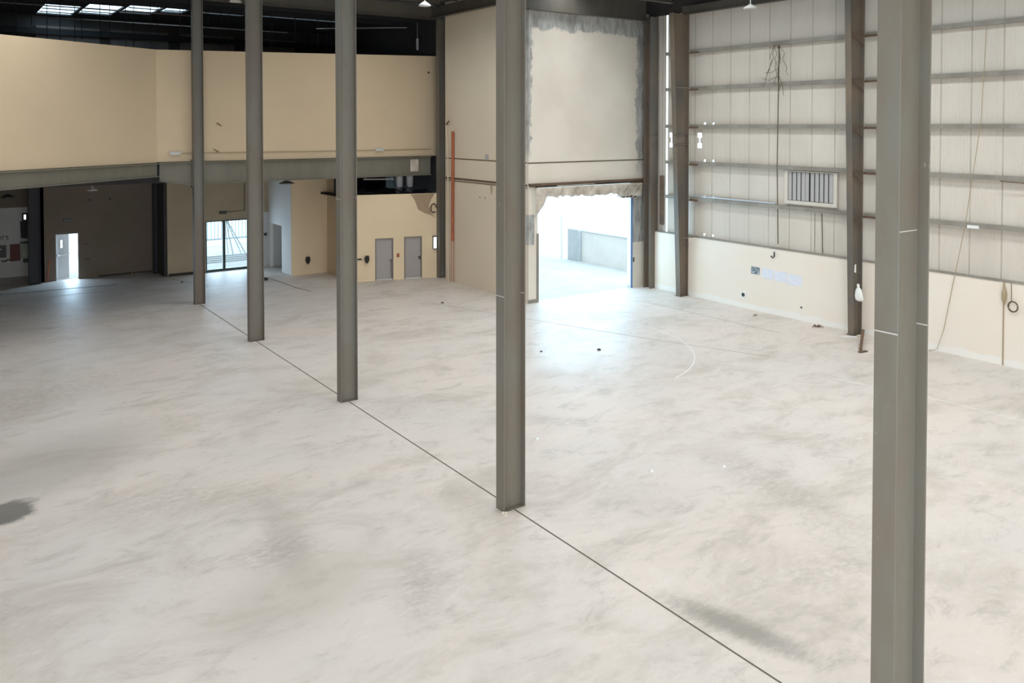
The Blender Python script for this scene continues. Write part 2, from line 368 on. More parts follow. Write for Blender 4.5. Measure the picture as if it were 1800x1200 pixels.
# --- gate wall (plastered, with the wide gateway)
wall('wall_back', (20.98, 28.4), (28.1, 28.4), 0, 12.9, 0.22, 'gable', 'tall plastered wall with grey bare edges above the gateway',
     holes=[(0.48, 6.12, 0, 4.96)])
MB().box(20.95, 28.385, 6.0, 28.05, 28.4, 6.05).build('trim_12', 'cable'); struct(bpy.data.objects['trim_12'], 'thin dark seam across the plaster above the gateway', 'trim')

# --- wall between the gateway and the corner column
wall('wall_side_return', (21.18, 35.2), (21.5, 35.2), 0, 13.74, 0.15, 'cream_side', 'narrow return behind the corner column')
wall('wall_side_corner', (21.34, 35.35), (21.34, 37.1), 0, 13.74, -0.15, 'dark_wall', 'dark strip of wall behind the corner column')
wall('wall_side', (20.98, 28.62), (20.98, 35.35), 0, 13.74, -0.2, 'cream_side', 'tall cream wall turning back from the gateway to the corner column')
b = MB().box(20.965, 28.5, 6.01, 20.98, 35.3, 6.055).box(20.95, 28.5, 5.02, 20.98, 35.3, 5.10).box(20.955, 28.5, 4.93, 20.98, 35.3, 4.96)
struct(b.build('trim_13', 'cable'), 'two dark seams running along the tall side wall', 'trim')

# --- upper storey walls
wall('wall_upper_front', (7.85, 36.8), (21.3, 36.8), 6.1, 10.80, 0.15, 'cream', 'cream upper wall above the long grey beam', z1b=11.18)
wall('wall_upper_left', (-2.2, 30.13), (7.85, 36.8), 6.08, 10.66, 0.15, 'cream', 'cream upper wall turning away towards the left edge', z1b=10.80)
# mezzanine slab underside and the space behind
o = MB().box(-9, 37.05, 5.2, 16.5, 48.5, 5.42).box(16.5, 42.0, 5.2, 21.0, 48.5, 5.42).build('ceiling_lower', 'dark_wall'); struct(o, 'soffit darkened for shade over the rear ground-floor area', 'ceiling')
# --- rear ground floor walls
wall('wall_rear', (4.4, 46.0), (9.85, 46.0), 0, 5.2, 0.2, 'brown', 'brown rear wall, darkened for shade, with the open side door', holes=[(0.66, 1.72, 0, 2.32)])
wall('wall_rear_return', (9.85, 44.1), (9.85, 46.0), 0, 5.2, 0.15, 'dark_wall', 'dark return wall beside the glass door wall')
wall('wall_entrance', (9.86, 44.1), (15.05, 44.1), 0, 5.2, 0.2, 'cream_low', 'cream wall darkened for shade around the sliding glass door', holes=[(1.88, 4.12, 0.0, 2.68)])
wall('wall_entrance_side', (15.05, 40.72), (15.05, 44.1), 0, 5.2, -0.2, 'side_white', 'pale side of the projecting block with an open doorway', holes=[(1.35, 3.2, 0, 2.4)])
wall('wall_entrance_recess', (14.2, 44.05), (17.0, 44.05), 0, 2.98, 0.04, 'tile', 'grey panelled wall lining beside the glass door')
wall('wall_block', (15.05, 40.6), (16.95, 40.6), 0, 5.2, 0.12, 'cream_room', 'cream face of the projecting block with a black cable box')
wall('wall_block_side', (16.95, 37.6), (16.95, 40.72), 0, 5.2, -0.12, 'cream', 'narrow cream side wall between the block and the small room')
wall('wall_far_left', (-9, 48.5), (4.4, 48.5), 0, 3.5, 0.2, 'white_wall', 'whitewashed far wall with dark boards')
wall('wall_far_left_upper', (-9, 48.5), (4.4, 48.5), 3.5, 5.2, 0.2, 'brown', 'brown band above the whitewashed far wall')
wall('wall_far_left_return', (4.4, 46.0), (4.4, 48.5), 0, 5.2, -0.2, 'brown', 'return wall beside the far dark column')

# --- small room with two grey doors (its front is slightly skewed)
A, B = Vector((16.55, 37.37)), Vector((20.93, 36.05)); RL = (B - A).length; RD = (B - A) / RL
def on_room(u): return A + RD * u
def ru(x): return (x - A.x) / RD.x
wall('wall_room_front', A, B, 0, 4.24, 0.15, 'cream_room', 'cream front wall of the small room with two grey doors',
     holes=[(ru(17.92), ru(18.78), 0, 2.08), (ru(19.30), ru(20.16), 0, 2.11)])
o = MB().box(16.6, 37.6, 4.1, 20.8, 41.9, 4.2).build('ceiling_room', 'black'); struct(o, 'flat top of the small room, blackened for shade', 'ceiling')  # black here stands in for the shade of the void
wall('wall_room_void', (16.6, 41.9), (21.0, 41.9), 4.2, 5.4, 0.1, 'black', 'black rear of the void over the small room')
o = MB().box(16.5, 37.05, 5.25, 21.0, 42.0, 5.42).build('ceiling_void', 'black'); struct(o, 'black soffit over the void above the small room', 'ceiling')

def room_door(name, x0, x1, h, label, hy, hm):
    a, c = on_room(ru(x0)), on_room(ru(x1)); n = Vector((-RD.y, RD.x))
    root = empty(name, (a.x, a.y, 0), label, 'door', None, 'structure')
    def q(u, off, z): p = a + RD * u + n * off; return (p.x, p.y, z)
    W = (c - a).length; fr = MB()
    def pan(b, u0, u1, o0, o1, z0, z1): b.hexa([q(u0,o0,z0), q(u1,o0,z0), q(u1,o1,z0), q(u0,o1,z0)], [q(u0,o0,z1), q(u1,o0,z1), q(u1,o1,z1), q(u0,o1,z1)])
    pan(fr, 0, 0.05, -0.02, 0.12, 0, h); pan(fr, W - 0.05, W, -0.02, 0.12, 0, h); pan(fr, 0.05, W - 0.05, -0.02, 0.12, h - 0.05, h)
    fr.build('door_frame', 'frame', root)
    lf = MB(); pan(lf, 0.06, W - 0.06, 0.05, 0.095, 0.09, h - 0.06); leaf = lf.build('door_leaf', 'door', root)
    th = MB(); pan(th, 0.05, W - 0.05, 0.0, 0.12, 0.0, 0.08); th.build('threshold', 'lightgrey', root)
    hd = MB(); hd.bar(q(W - 0.22, 0.0, hy), q(W - 0.08, 0.0, hy), 0.03); hd.bar(q(W - 0.1, -0.01, hy), q(W - 0.1, 0.06, hy), 0.03); pan(hd, W - 0.13, W - 0.07, 0.035, 0.05, hy - 0.12, hy + 0.06)
    hd.build('door_handle', hm, root)
    return root
d1 = room_door('door_1', 17.92, 18.78, 2.08, 'grey door in the small room, nearer the block, with a hanging cable', 0.98, 'frame')
b = MB(); p = on_room(ru(18.69)); b.tube([(p.x - 0.02, p.y - 0.03, 0.95), (p.x - 0.03, p.y - 0.03, 0.5), (p.x + 0.0, p.y - 0.03, 0.1)], 0.012, 6)
b.build('hanging_cable', 'cable', d1)
room_door('door_2', 19.30, 20.16, 2.11, 'grey door in the small room with a black knob, nearer the corner column', 1.06, 'dark')

# --- glass sliding door in the entrance wall
gd = empty('window_1', (12.87, 44.1, 0), 'two-pane sliding glass door looking out on the yard', 'glass door', None, 'structure')
b = MB(); b.box(11.74, 44.1, 0, 11.80, 44.22, 2.68).box(13.92, 44.1, 0, 13.98, 44.22, 2.68).box(11.8, 44.1, 0.0, 13.92, 44.22, 0.13).box(11.8, 44.1, 2.62, 13.92, 44.22, 2.68).box(12.60, 44.08, 0.13, 12.74, 44.2, 2.62)
b.build('window_frame', 'alu', gd)
MB().box(11.8, 44.14, 0.13, 12.6, 44.15, 2.62).build('glass_pane', 'glass', gd)
MB().box(12.74, 44.14, 0.13, 13.92, 44.15, 2.62).build('glass_pane', 'glass', gd)

# --- side door: fixed frame, open half, leaf swung out
sd = empty('door_3', (5.06, 46.0, 0), 'bright side door standing open in the brown rear wall', 'door', None, 'structure')
b = MB(); b.box(5.06, 46.0, 0, 5.11, 46.18, 2.32).box(6.07, 46.0, 0, 6.12, 46.18, 2.32).box(5.11, 46.0, 2.27, 6.07, 46.18, 2.32); b.build('door_frame', 'frame', sd)
ang = R(38)
def dq(u, t, z): return (5.12 + u * math.cos(ang) - t * math.sin(ang), 46.16 + u * math.sin(ang) + t * math.cos(ang), z)
def dbox(b, u0, u1, t0, t1, z0, z1): b.hexa([dq(u0,t0,z0), dq(u1,t0,z0), dq(u1,t1,z0), dq(u0,t1,z0)], [dq(u0,t0,z1), dq(u1,t0,z1), dq(u1,t1,z1), dq(u0,t1,z1)])
b = MB(); dbox(b, 0, 0.28, 0, 0.05, 0.02, 2.25); dbox(b, 0.46, 0.80, 0, 0.05, 0.02, 2.25); dbox(b, 0.28, 0.46, 0, 0.05, 0.02, 1.55); dbox(b, 0.28, 0.46, 0, 0.05, 1.95, 2.25)
lf = b.build('door_leaf', 'leaf', sd)
b = MB(); dbox(b, 0.03, 0.78, -0.07, -0.03, 1.18, 1.24); dbox(b, 0.05, 0.09, -0.05, 0.0, 1.16, 1.26); dbox(b, 0.72, 0.76, -0.05, 0.0, 1.16, 1.26); b.build('push_bar', 'white', sd)

# --- unseen sides of the hall: long left wall and wall behind the camera, each with an assumed loading door added for light
wall('wall_left', (-9, 40), (-9, -9), 0, 13.9, -0.2, 'brown', 'long blank hall wall with an assumed open loading door', holes=[(34.0, 46.0, 0, 5.8)])  # unseen wall, coloured dark to keep bounce light off the rear area
wall('wall_front', (-9, -9), (28.1, -9), 0, 13.9, -0.2, 'cream_side', 'hall wall behind the viewer with an assumed open loading door', holes=[(5.4, 16.6, 0, 5.8)])
wall('wall_left_rear', (-9, 40), (-9, 48.5), 0, 13.5, 0.2, 'dark_wall', 'dark rear stretch of the long wall')

# --- roof of the hall, with three unseen rooflight strips added to light it
b = MB(); xs = [-9.2, 2.6, 3.8, 15.0, 16.2, 22.0, 23.2, 28.4]
def rz(x): return 13.72
for i in range(0, 8, 2):
    b.box(xs[i], -9.2, 13.72, xs[i + 1], 37.0, 13.8)
for i in range(1, 7, 2):
    b.box(xs[i], -9.2, 13.72, xs[i + 1], -7.6, 13.8).box(xs[i], 33.6, 13.72, xs[i + 1], 37.0, 13.8)
    if xs[i] > 21: b.box(xs[i], 27.9, 13.72, xs[i + 1], 33.6, 13.8)
struct(b.build('ceiling', 'deck'), 'brown metal roof decking of the main hall', 'ceiling')
wall('wall_right_filler', (28.10, -9), (28.10, 28.6), 12.75, 13.72, -0.05, 'dark_wall', 'dark filler above the sheeting of the panel wall')
wall('wall_roof_gable', (20.98, 28.42), (28.3, 28.42), 12.9, 13.72, 0.05, 'dark_wall', 'dark filler panel above the gate wall')

# --- roof and far walls of the dark upper hall
strips = [(4.6, 6.15, 44.2, 48.2), (6.3, 7.8, 43.0, 46.9), (7.95, 9.4, 41.7, 45.4), (9.55, 10.6, 40.7, 44.0)]
thin = [(11.3, 13.4, 42.75, 43.15), (13.9, 18.6, 42.35, 42.75)]
us = sorted({-9.2, 21.6, *[q for s_ in strips + thin for q in s_[:2]]}); vs = sorted({36.9, 48.9, *[q for s_ in strips + thin for q in s_[2:]]})
b = MB()
for i in range(len(us) - 1):
    for j in range(len(vs) - 1):
        cx, cy = (us[i] + us[i + 1]) / 2, (vs[j] + vs[j + 1]) / 2
        if not any(s_[0] < cx < s_[1] and s_[2] < cy < s_[3] for s_ in strips + thin):
            b.box(us[i], vs[j], 13.3, us[i + 1], vs[j + 1], 13.38)
struct(b.build('ceiling_upper', 'dark_wall'), 'dark roof over the upper hall, pierced by bright rooflights', 'ceiling')
wall('wall_upper_rear', (-9, 48.6), (21.34, 48.6), 5.4, 13.3, 0.1, 'dark_wall', 'rear wall of the dark upper hall, darkened for shade')
wall('wall_upper_right', (21.34, 37.1), (21.34, 48.6), 0, 13.3, -0.1, 'dark_wall', 'corrugated end wall of the upper hall, darkened for shade')
k_ = 0
for x0, x1, y0, y1 in strips:
    k_ += 1
    rl = empty('window_%d' % (k_ + 1), ((x0 + x1) / 2, (y0 + y1) / 2, 13.3), ['leftmost', 'second', 'third', 'fourth'][k_ - 1] + ' wide rooflight of the dark upper hall, counted from the left edge', 'rooflight', None, 'structure')
    b = MB()
    for i in range(2): b.bar((x0, y0 + (y1 - y0) * (i + 1) / 3, 13.27), (x1, y0 + (y1 - y0) * (i + 1) / 3, 13.27), 0.05, 0.05)
    b.build('glazing_bar', 'black', rl)
    MB().box(x0, y0, 13.34, x1, y1, 13.35).build('glass_pane', 'glass', rl)

# ================================================================== STEEL COLUMNS
def i_column(X, Y, z1, wf, d, label, group=None, m='steel', tapes=(), plate=True, z0=0.0):
    """flanges face -X and +X, web between them"""
    root = empty('steel_column', (X, Y, z0), label, 'column', group)
    t = 0.022
    MB().box(X - d/2, Y - wf/2, z0, X - d/2 + t, Y + wf/2, z1).build('flange', m, root, bevel=0.004)
    MB().box(X + d/2 - t, Y - wf/2, z0, X + d/2, Y + wf/2, z1).build('flange', m, root, bevel=0.004)
    MB().box(X - d/2 + t, Y - 0.008, z0, X + d/2 - t, Y + 0.008, z1).build('web', m, root)
    if plate: MB().box(X - d/2 - 0.004, Y - wf/2 - 0.004, z0, X + d/2 + 0.004, Y + wf/2 + 0.004, z0 + 0.012).build('base_plate', m, root)
    for z in tapes:
        b = MB(); b.box(X - d/2 - 0.003, Y - wf/2 - 0.003, z, X - d/2, Y + wf/2 + 0.003, z + 0.014).box(X + d/2 - t - 0.003, Y - wf/2, z + 0.02, X + d/2 - t, Y - 0.01, z + 0.034)
        b.build('chalk_line', 'lightgrey', root)
    return root
c5 = i_column(9.48, 5.33, 13.7, 0.29, 0.68, 'nearest grey steel column, tall and running off the bottom of the view', tapes=(5.18,))
b = MB(); b.box(9.18, 5.318, 6.34, 9.78, 5.322, 6.352); b.build('chalk_line', 'lightgrey', c5)
c4 = i_column(9.43, 13.36, 13.7, 0.28, 0.52, 'grey steel column at the middle of the view, second nearest', tapes=(4.25,))
c3 = i_column(9.44, 21.24, 13.7, 0.28, 0.50, 'third nearest grey steel column, whose foot has scraped paint', tapes=(5.6,))
c2 = i_column(9.45, 29.08, 13.7, 0.28, 0.52, 'fourth nearest grey steel column, round-looking and pale', tapes=())
c1 = i_column(9.45, 36.55, 13.7, 0.30, 0.42, 'farthest of the row of columns, bolted to the long beam')
# a clump of dried mortar at the foot of the middle column
b = MB()
for i in range(9):
    x, y = 9.17 + random.uniform(-0.07, 0.04), 13.15 + random.uniform(-0.06, 0.09)
    r = random.uniform(0.02, 0.05); b.lathe((x, y, 0.0), [(r, 0), (r * 0.9, r * 0.5), (r * 0.3, r)], 7)
tag(b.build('mortar_clump', 'sheet'), 'small lump of dried mortar at the foot of the middle column', 'debris')
cc = i_column(21.09, 35.93, 12.95, 0.30, 0.42, 'grey corner column between the small room and the tall side wall')
i_column(4.16, 45.75, 5.35, 0.36, 0.5, 'dark column at the far end beside the whitewashed wall', m='navy', z0=0)
i_column(9.7, 45.55, 5.2, 0.34, 0.40, 'dark column at the far end beside the entrance wall', m='navy')

def tapered(X1, Y, d0, d1, z1, wf, label, m, levels=()):
    """portal column: outer flange upright against the wall, inner flange leaning into the hall"""
    root = empty('portal_column', (X1, Y, 0), label, 'column', 'tapered portal columns of the panel wall')
    t = 0.025
    def q(x, y, z): return (x, y, z)
    MB().box(X1 - t, Y - wf/2, 0, X1, Y + wf/2, z1).build('flange', m, root, bevel=0.004)
    a0, a1 = X1 - d0, X1 - d1
    MB().hexa([(a0, Y-wf/2, 0), (a0+t, Y-wf/2, 0), (a0+t, Y+wf/2, 0), (a0, Y+wf/2, 0)], [(a1, Y-wf/2, z1), (a1+t, Y-wf/2, z1), (a1+t, Y+wf/2, z1), (a1, Y+wf/2, z1)]).build('flange', m, root, bevel=0.004)
    MB().hexa([(a0+t, Y-.008, 0), (X1-t, Y-.008, 0), (X1-t, Y+.008, 0), (a0+t, Y+.008, 0)], [(a1+t, Y-.008, z1), (X1-t, Y-.008, z1), (X1-t, Y+.008, z1), (a1+t, Y+.008, z1)]).build('web', m, root)
    MB().box(a0 - 0.04, Y - wf/2 - 0.04, 0, X1, Y + wf/2 + 0.04, 0.025).build('base_plate', m, root)
    for z in levels:
        ai = a0 + (a1 - a0) * z / z1 + t
        b = MB(); b.bar((ai, Y - wf/2 + 0.02, z), (X1 - t, Y - wf/2 + 0.02, z), 0.025, 0.03)
        b.bar((ai + 0.02, Y - wf/2 + 0.02, z - 0.02), (X1 - t, Y - wf/2 + 0.02, z - 0.42), 0.025, 0.03)
        b.build('brace', 'rust', root)
    return root
GL = [4.36, 5.95, 7.6, 9.29, 10.93]
tD = tapered(27.84, 17.28, 0.50, 0.92, 12.6, 0.24, 'tapered portal column on the panel wall with a white bag hanging on it', 'steel_side', GL)
tC = tapered(27.84, 25.75, 0.50, 1.0, 12.6, 0.26, 'tapered portal column on the panel wall, beside the corner', 'steel_side', ())
for z in (6.78, 7.22):
    b = MB(); b.box(26.98 + 0.02, 25.64, z, 27.82, 25.74, z + 0.03); b.build('stiffener', 'steel_side', tC)
b = MB(); b.bar((27.30, 25.6, 2.62), (27.83, 25.0, 2.72), 0.03, 0.03).bar((27.3, 25.6, 2.62), (27.83, 25.6, 2.3), 0.03, 0.03); b.build('brace', 'steel_side', tC)
b = MB(); b.bar((26.95, 25.62, 9.3), (27.83, 24.6, 9.3), 0.03, 0.03); b.build('brace', 'steel_side', tC)
cB = empty('corner_column', (27.83, 28.0, 0), 'dark grey column in the corner, next to the bright daylight slit', 'column')
MB().box(27.50, 28.1, 0, 28.02, 28.125, 12.7).build('flange', 'steel_side', cB)
MB().box(27.52, 27.72, 0, 28.02, 27.745, 12.7).build('flange', 'steel_side', cB)
MB().box(27.76, 27.745, 0, 27.78, 28.1, 12.7).build('web', 'steel_side', cB)
for z in (6.78, 7.22): MB().box(27.54, 27.66, z, 28.0, 27.72, z + 0.03).build('stiffener', 'steel_side', cB)
MB().box(28.0, 28.0, 0, 28.06, 28.36, 12.7).build('edge_angle', 'steel_side', cB)
MB().box(27.98, 27.35, 3.0, 28.04, 27.55, 5.3).build('hanging_strip', 'rust', cB)

# ================================================================== BEAMS
def i_beam(name, P, Q, z0, z1, wf, label, m='steel_beam', cat='beam', z0b=None, group=None, stiff=()):
    P, Q = Vector((*P, 0)), Vector((*Q, 0)); d = (Q - P).normalized(); n = Vector((-d.y, d.x, 0)); t = 0.03
    root = empty(name, ((P.x + Q.x) / 2, (P.y + Q.y) / 2, z0), label, cat, group)
    z0b = z0 if z0b is None else z0b
    def slab(o0, o1, a0, a1, b0, b1):
        lo = [P + n * o0, Q + n * o0, Q + n * o1, P + n * o1]
        zz = [a0, b0, b0, a0]; zt = [a1, b1, b1, a1]
        return MB().hexa([v + Vector((0, 0, z)) for v, z in zip(lo, zz)], [v + Vector((0, 0, z)) for v, z in zip(lo, zt)])
    slab(-wf/2, wf/2, z1 - t, z1, z1 - t, z1).build('top_flange', m, root)
    slab(-wf/2, wf/2, z0, z0 + t, z0b, z0b + t).build('bottom_flange', m, root)
    slab(-0.01, 0.01, z0 + t, z1 - t, z0b + t, z1 - t).build('web', m, root)
    for u in stiff:
        p = P + d * u
        b = MB(); b.hexa([p - n*(wf/2-.01) - d*.008 + Vector((0,0,max(z0,z0b)+t)), p - n*(wf/2-.01) + d*.008 + Vector((0,0,max(z0,z0b)+t)), p - n*.01 + d*.008 + Vector((0,0,max(z0,z0b)+t)), p - n*.01 - d*.008 + Vector((0,0,max(z0,z0b)+t))],
                         [p - n*(wf/2-.01) - d*.008 + Vector((0,0,z1-t)), p - n*(wf/2-.01) + d*.008 + Vector((0,0,z1-t)), p - n*.01 + d*.008 + Vector((0,0,z1-t)), p - n*.01 - d*.008 + Vector((0,0,z1-t))])
        b.build('stiffener', m, root)
    return root
bm1 = i_beam('floor_beam', (9.69, 36.62), (20.85, 36.62), 5.14, 6.08, 0.26, 'long grey steel beam under the upper wall, from the farthest column to the corner')
bm2 = i_beam('floor_beam', (7.9, 36.62), (9.21, 36.62), 5.30, 6.08, 0.26, 'short grey steel beam left of the farthest column', z0b=5.08)
bm3 = i_beam('floor_beam', (-2.2, 29.95), (7.80, 36.6), 5.40, 6.06, 0.26, 'grey steel beam under the receding upper wall at the left edge', z0b=5.5)
for X, lab in ((9.66, bm1), (9.20, bm2)):
    b = MB(); b.box(X, 36.45, 4.98, X + 0.03, 36.80, 6.18)
    ep = b.build('end_plate', 'steel_beam', lab)
    for z in (5.1, 5.3, 5.75, 5.95):
        MB().tube([(X - 0.05, 36.44, z), (X + 0.08, 36.44, z)], 0.022, 6).build('bolt', 'steel_dark', ep)
# paint patch on the beam near the corner
o = MB().box(19.7, 36.60, 5.35, 20.15, 36.609, 5.95).build('bare_patch', 'sheet', bm1)

rf1 = i_beam('roof_beam', (9.7, 36.3), (20.88, 36.3), 12.95, 13.65, 0.25, 'dark roof beam above the upper wall, meeting the corner column', 'steel_dark')
rf2 = i_beam('roof_beam', (20.75, 28.7), (20.75, 36.1), 12.98, 13.5, 0.25, 'dark roof beam along the top of the tall side wall', 'steel_dark')
rf3 = i_beam('roof_beam', (20.7, 28.1), (27.6, 28.1), 12.52, 13.5, 0.25, 'dark roof beam above the gate wall', 'steel_dark')
rf4 = i_beam('eave_beam', (27.75, 25.95), (27.75, -8.5), 12.58, 12.95, 0.2, 'dark eave beam along the top of the panel wall', 'steel_dark')
rf5 = i_beam('roof_beam', (20.5, 25.75), (26.85, 25.75), 13.0, 13.6, 0.22, 'dark roof beam reaching the tapered column by the corner', 'steel_dark')
# purlins under the main roof
for i, y in enumerate([24.2, 26.0, 27.4, 30.2, 31.8, 33.4, 35.0]):
    x0, x1 = (-8.8, 20.5) if y > 28 else (-8.8, 27.6)
    b = MB(); b.box(x0, y, 13.5, x1, y + 0.02, 13.7).box(x0, y, 13.5, x1, y + 0.08, 13.52)
    tag(b.build('roof_purlin', 'steel_dark'), 'thin roof purlin under the brown decking, %s' % ['nearest the viewer', 'second from the viewer', 'just before the gate wall', 'just behind the gate wall line', 'over the middle of the side wall', 'second from the upper wall', 'closest to the upper wall'][i], 'purlin', 'purlins under the hall roof')

# lintel over the gateway
lt = empty('gate_lintel', (24.3, 28.35, 4.96), 'rusty steel lintel across the top of the bright gateway', 'lintel')
MB().box(20.95, 28.22, 5.05, 28.0, 28.38, 5.14).build('top_flange', 'rust', lt)
MB().box(21.3, 28.26, 4.96, 28.0, 28.36, 4.99).build('bottom_flange', 'rust', lt)
MB().box(21.0, 28.33, 4.99, 28.0, 28.36, 5.05).build('web', 'steel_side', lt)
MB().box(22.4, 28.24, 4.99, 24.6, 28.29, 5.03).build('light_strip', 'sheet', lt)
# ragged sheet hanging under the lintel
b = MB(); N = 90; prev = None
for i in range(N + 1):
    x = 21.2 + (27.48 - 21.2) * i / N
    n1 = noise.noise(Vector((x * 1.3, 3.1, 0))); n2 = noise.noise(Vector((x * 5.0, 8.1, 0)))
    if x < 21.7: low = 3.9 + (x - 21.35) * 1.5
    elif x > 26.2: low = 4.40 + 0.25 * n1 + 0.12 * n2
    else: low = 4.52 + 0.16 * n1 + 0.10 * n2
    col_ = []
    for j in range(7):
        f = j / 6; z = 4.96 + (low - 4.96) * f
        yy = 28.165 - 0.04 * math.sin(x * 9 + f * 2) * (0.3 + f) - 0.03 * n2
        col_.append(b.bm.verts.new((x, yy, z)))
    if prev:
        for j in range(6): b.bm.faces.new((prev[j], col_[j], col_[j + 1], prev[j + 1]))
    prev = col_
o = b.build('torn_sheet', 'sheet', smooth=True); md = o.modifiers.new('thick', 'SOLIDIFY'); md.thickness = 0.012
tag(o, 'ragged torn sheet hanging under the gateway lintel', 'sheet')
# bundle of rags at the upper corner of the gateway
b = MB()
for i in range(14):
    x = 26.25 + i * 0.085; z = 4.88 - random.uniform(0, 0.15)
    b.tube([(x, 28.12 - random.uniform(0, .05), z), (x - 0.15 - random.uniform(0, .15), 28.08, z - 0.22), (x - 0.45 - random.uniform(0, .3), 28.1, z - 0.40 - random.uniform(0, .12))], 0.03, 5, radii=[0.05, 0.035, 0.008])
b.build('frayed_edge', 'sheet', bpy.data.objects['torn_sheet'], smooth=True)
# guide rail + stub channel
gr = empty('guide_rail', (27.06, 28.5, 0), 'blue vertical guide rail on the far jamb of the gateway', 'rail')
MB().box(26.98, 28.42, 0, 27.08, 28.60, 4.3).build('channel', 'blue', gr)
MB().box(26.94, 28.40, 0, 26.965, 28.62, 4.3).build('lip', 'galv', gr)
tag(MB().box(26.3, 28.24, 4.28, 27.15, 28.40, 4.42).build('steel_channel', 'rust'), 'short rusty channel across the upper corner of the gateway', 'steel channel')
tag(MB().box(21.40, 28.36, 0.0, 21.50, 28.40, 2.98).box(20.95, 28.36, 0.0, 21.40, 28.40, 0.14).build('jamb_angle', 'girt'), 'dirty steel angle edging the near jamb of the gateway', 'jamb trim')
tag(MB().box(27.10, 28.37, 1.22, 27.16, 28.40, 1.42).build('door_switch', 'dark'), 'small dark switch on the pale jamb beside the blue rail', 'switch')

# ================================================================== GIRTS
names_z = {10.93: 'top', 9.29: 'second', 7.6: 'third', 5.95: 'fourth', 4.36: 'lowest'}
bays = [((17.42, 25.6), 'between the bag column and the corner portal column'), ((-8.6, 17.16), 'running from the bag column past the nearest column'), ((25.9, 27.12), 'in the narrow bay beside the daylight slit')]
for z, nm in names_z.items():
    for (y0, y1), wh in bays:
        g_ = empty('wall_girt', (27.97, (y0 + y1) / 2, z), '%s steel girt of the panel wall, %s' % (nm, wh), 'girt', 'steel girts of the panel wall')
        b = MB(); h = 0.075
        b.box(27.89, y0, z + h - 0.01, 28.04, y1, z + h).box(27.89, y0, z - h, 28.04, y1, z - h + 0.01).box(27.89, y0, z - h + 0.01, 27.90, y1, z + h - 0.01)
        b.box(28.03, y0, z + h - 0.04, 28.04, y1, z + h - 0.01).box(28.03, y0, z - h + 0.01, 28.04, y1, z - h + 0.04)
        b.build('channel', 'girt', g_)
        if y1 - y0 > 5:
            b = MB(); b.box(27.83, y1 - 0.5, z - 0.10, 27.86, y1, z - 0.02); b.build('splice_plate', 'rust', g_)
tag(MB().tube([(27.93, 21.05, 4.49), (27.93, 25.45, 4.49)], 0.035, 10).build('blue_light_tube', 'galv'), 'bluish tube added for the blue light on the lowest girt near the corner', 'tube')  # tube added to stand in for blue gateway light on the girt
tag(MB().tube([(27.93, 20.9, 2.86), (27.9, 20.95, 6.0), (27.88, 20.88, 10.85)], 0.02, 8).build('vertical_conduit', 'cable'), 'thin dark conduit rising up the panel wall past the vent', 'conduit')
tag(MB().tube([(27.80, 20.98, 2.55), (27.80, 20.98, 2.36), (27.80, 21.06, 2.30), (27.80, 21.14, 2.36)], 0.025, 8).build('hook', 'dark'), 'small black hook at the top of the dado under the conduit', 'hook')
tag(MB().tube([(27.98, 18.9 - 0.0, 2.72), (27.98, 18.95, 4.26)], 0.018, 6).tube([(27.98, 19.25, 2.72), (27.98, 19.25, 4.26)], 0.010, 6).build('brace_rod', 'cable'), 'thin vertical rod between dado and girt below the vent', 'rod')
# tangle of loose wires
b = MB()
for i in range(6):
    pts = []; x = 27.82; y = 20.95 + random.uniform(-0.12, 0.12); z = 10.85
    for j in range(9):
        pts.append((x, y, z)); y += random.uniform(-0.13, 0.13); z -= random.uniform(0.10, 0.20 + 0.04 * i); x = 27.82 + random.uniform(-0.04, 0.03)
    b.tube(pts, 0.010, 5)
b.tube([(27.8, 20.9, 9.9), (27.8, 21.2, 9.75), (27.8, 21.5, 9.78)], 0.010, 5).tube([(27.8, 20.88, 9.6), (27.8, 21.3, 9.45), (27.8, 21.62, 9.55)], 0.010, 5)
tag(b.build('wire_tangle', 'cable'), 'tangle of loose brown wires hanging from the top girt', 'wires')
# louvre vent
v = empty('louvre_vent', (28.05, 19.5, 5.2), 'grey louvred vent set in the panel wall beside the bag column', 'vent')
b = MB(); b.box(27.99, 18.32, 4.52, 28.09, 20.66, 4.66).box(27.99, 18.32, 5.80, 28.09, 20.66, 5.84).box(27.99, 18.32, 4.66, 28.09, 18.48, 5.80).box(27.99, 20.52, 4.66, 28.09, 20.66, 5.80); b.build('vent_frame', 'vent_rim', v)
MB().box(28.06, 18.48, 4.66, 28.09, 20.52, 5.80).build('backing', 'dark', v)
for i in range(10):
    y = 18.5 + i * 0.203 + (0.03 if i == 5 else 0) - (0.0)
    MB().hexa([(28.0, y, 4.68), (28.01, y - 0.0, 4.68), (28.03, y + 0.17, 4.68), (28.02, y + 0.175, 4.68)], [(28.0, y, 5.78), (28.01, y, 5.78), (28.03, y + 0.17, 5.78), (28.02, y + 0.175, 5.78)]).build('slat', 'vent', v)

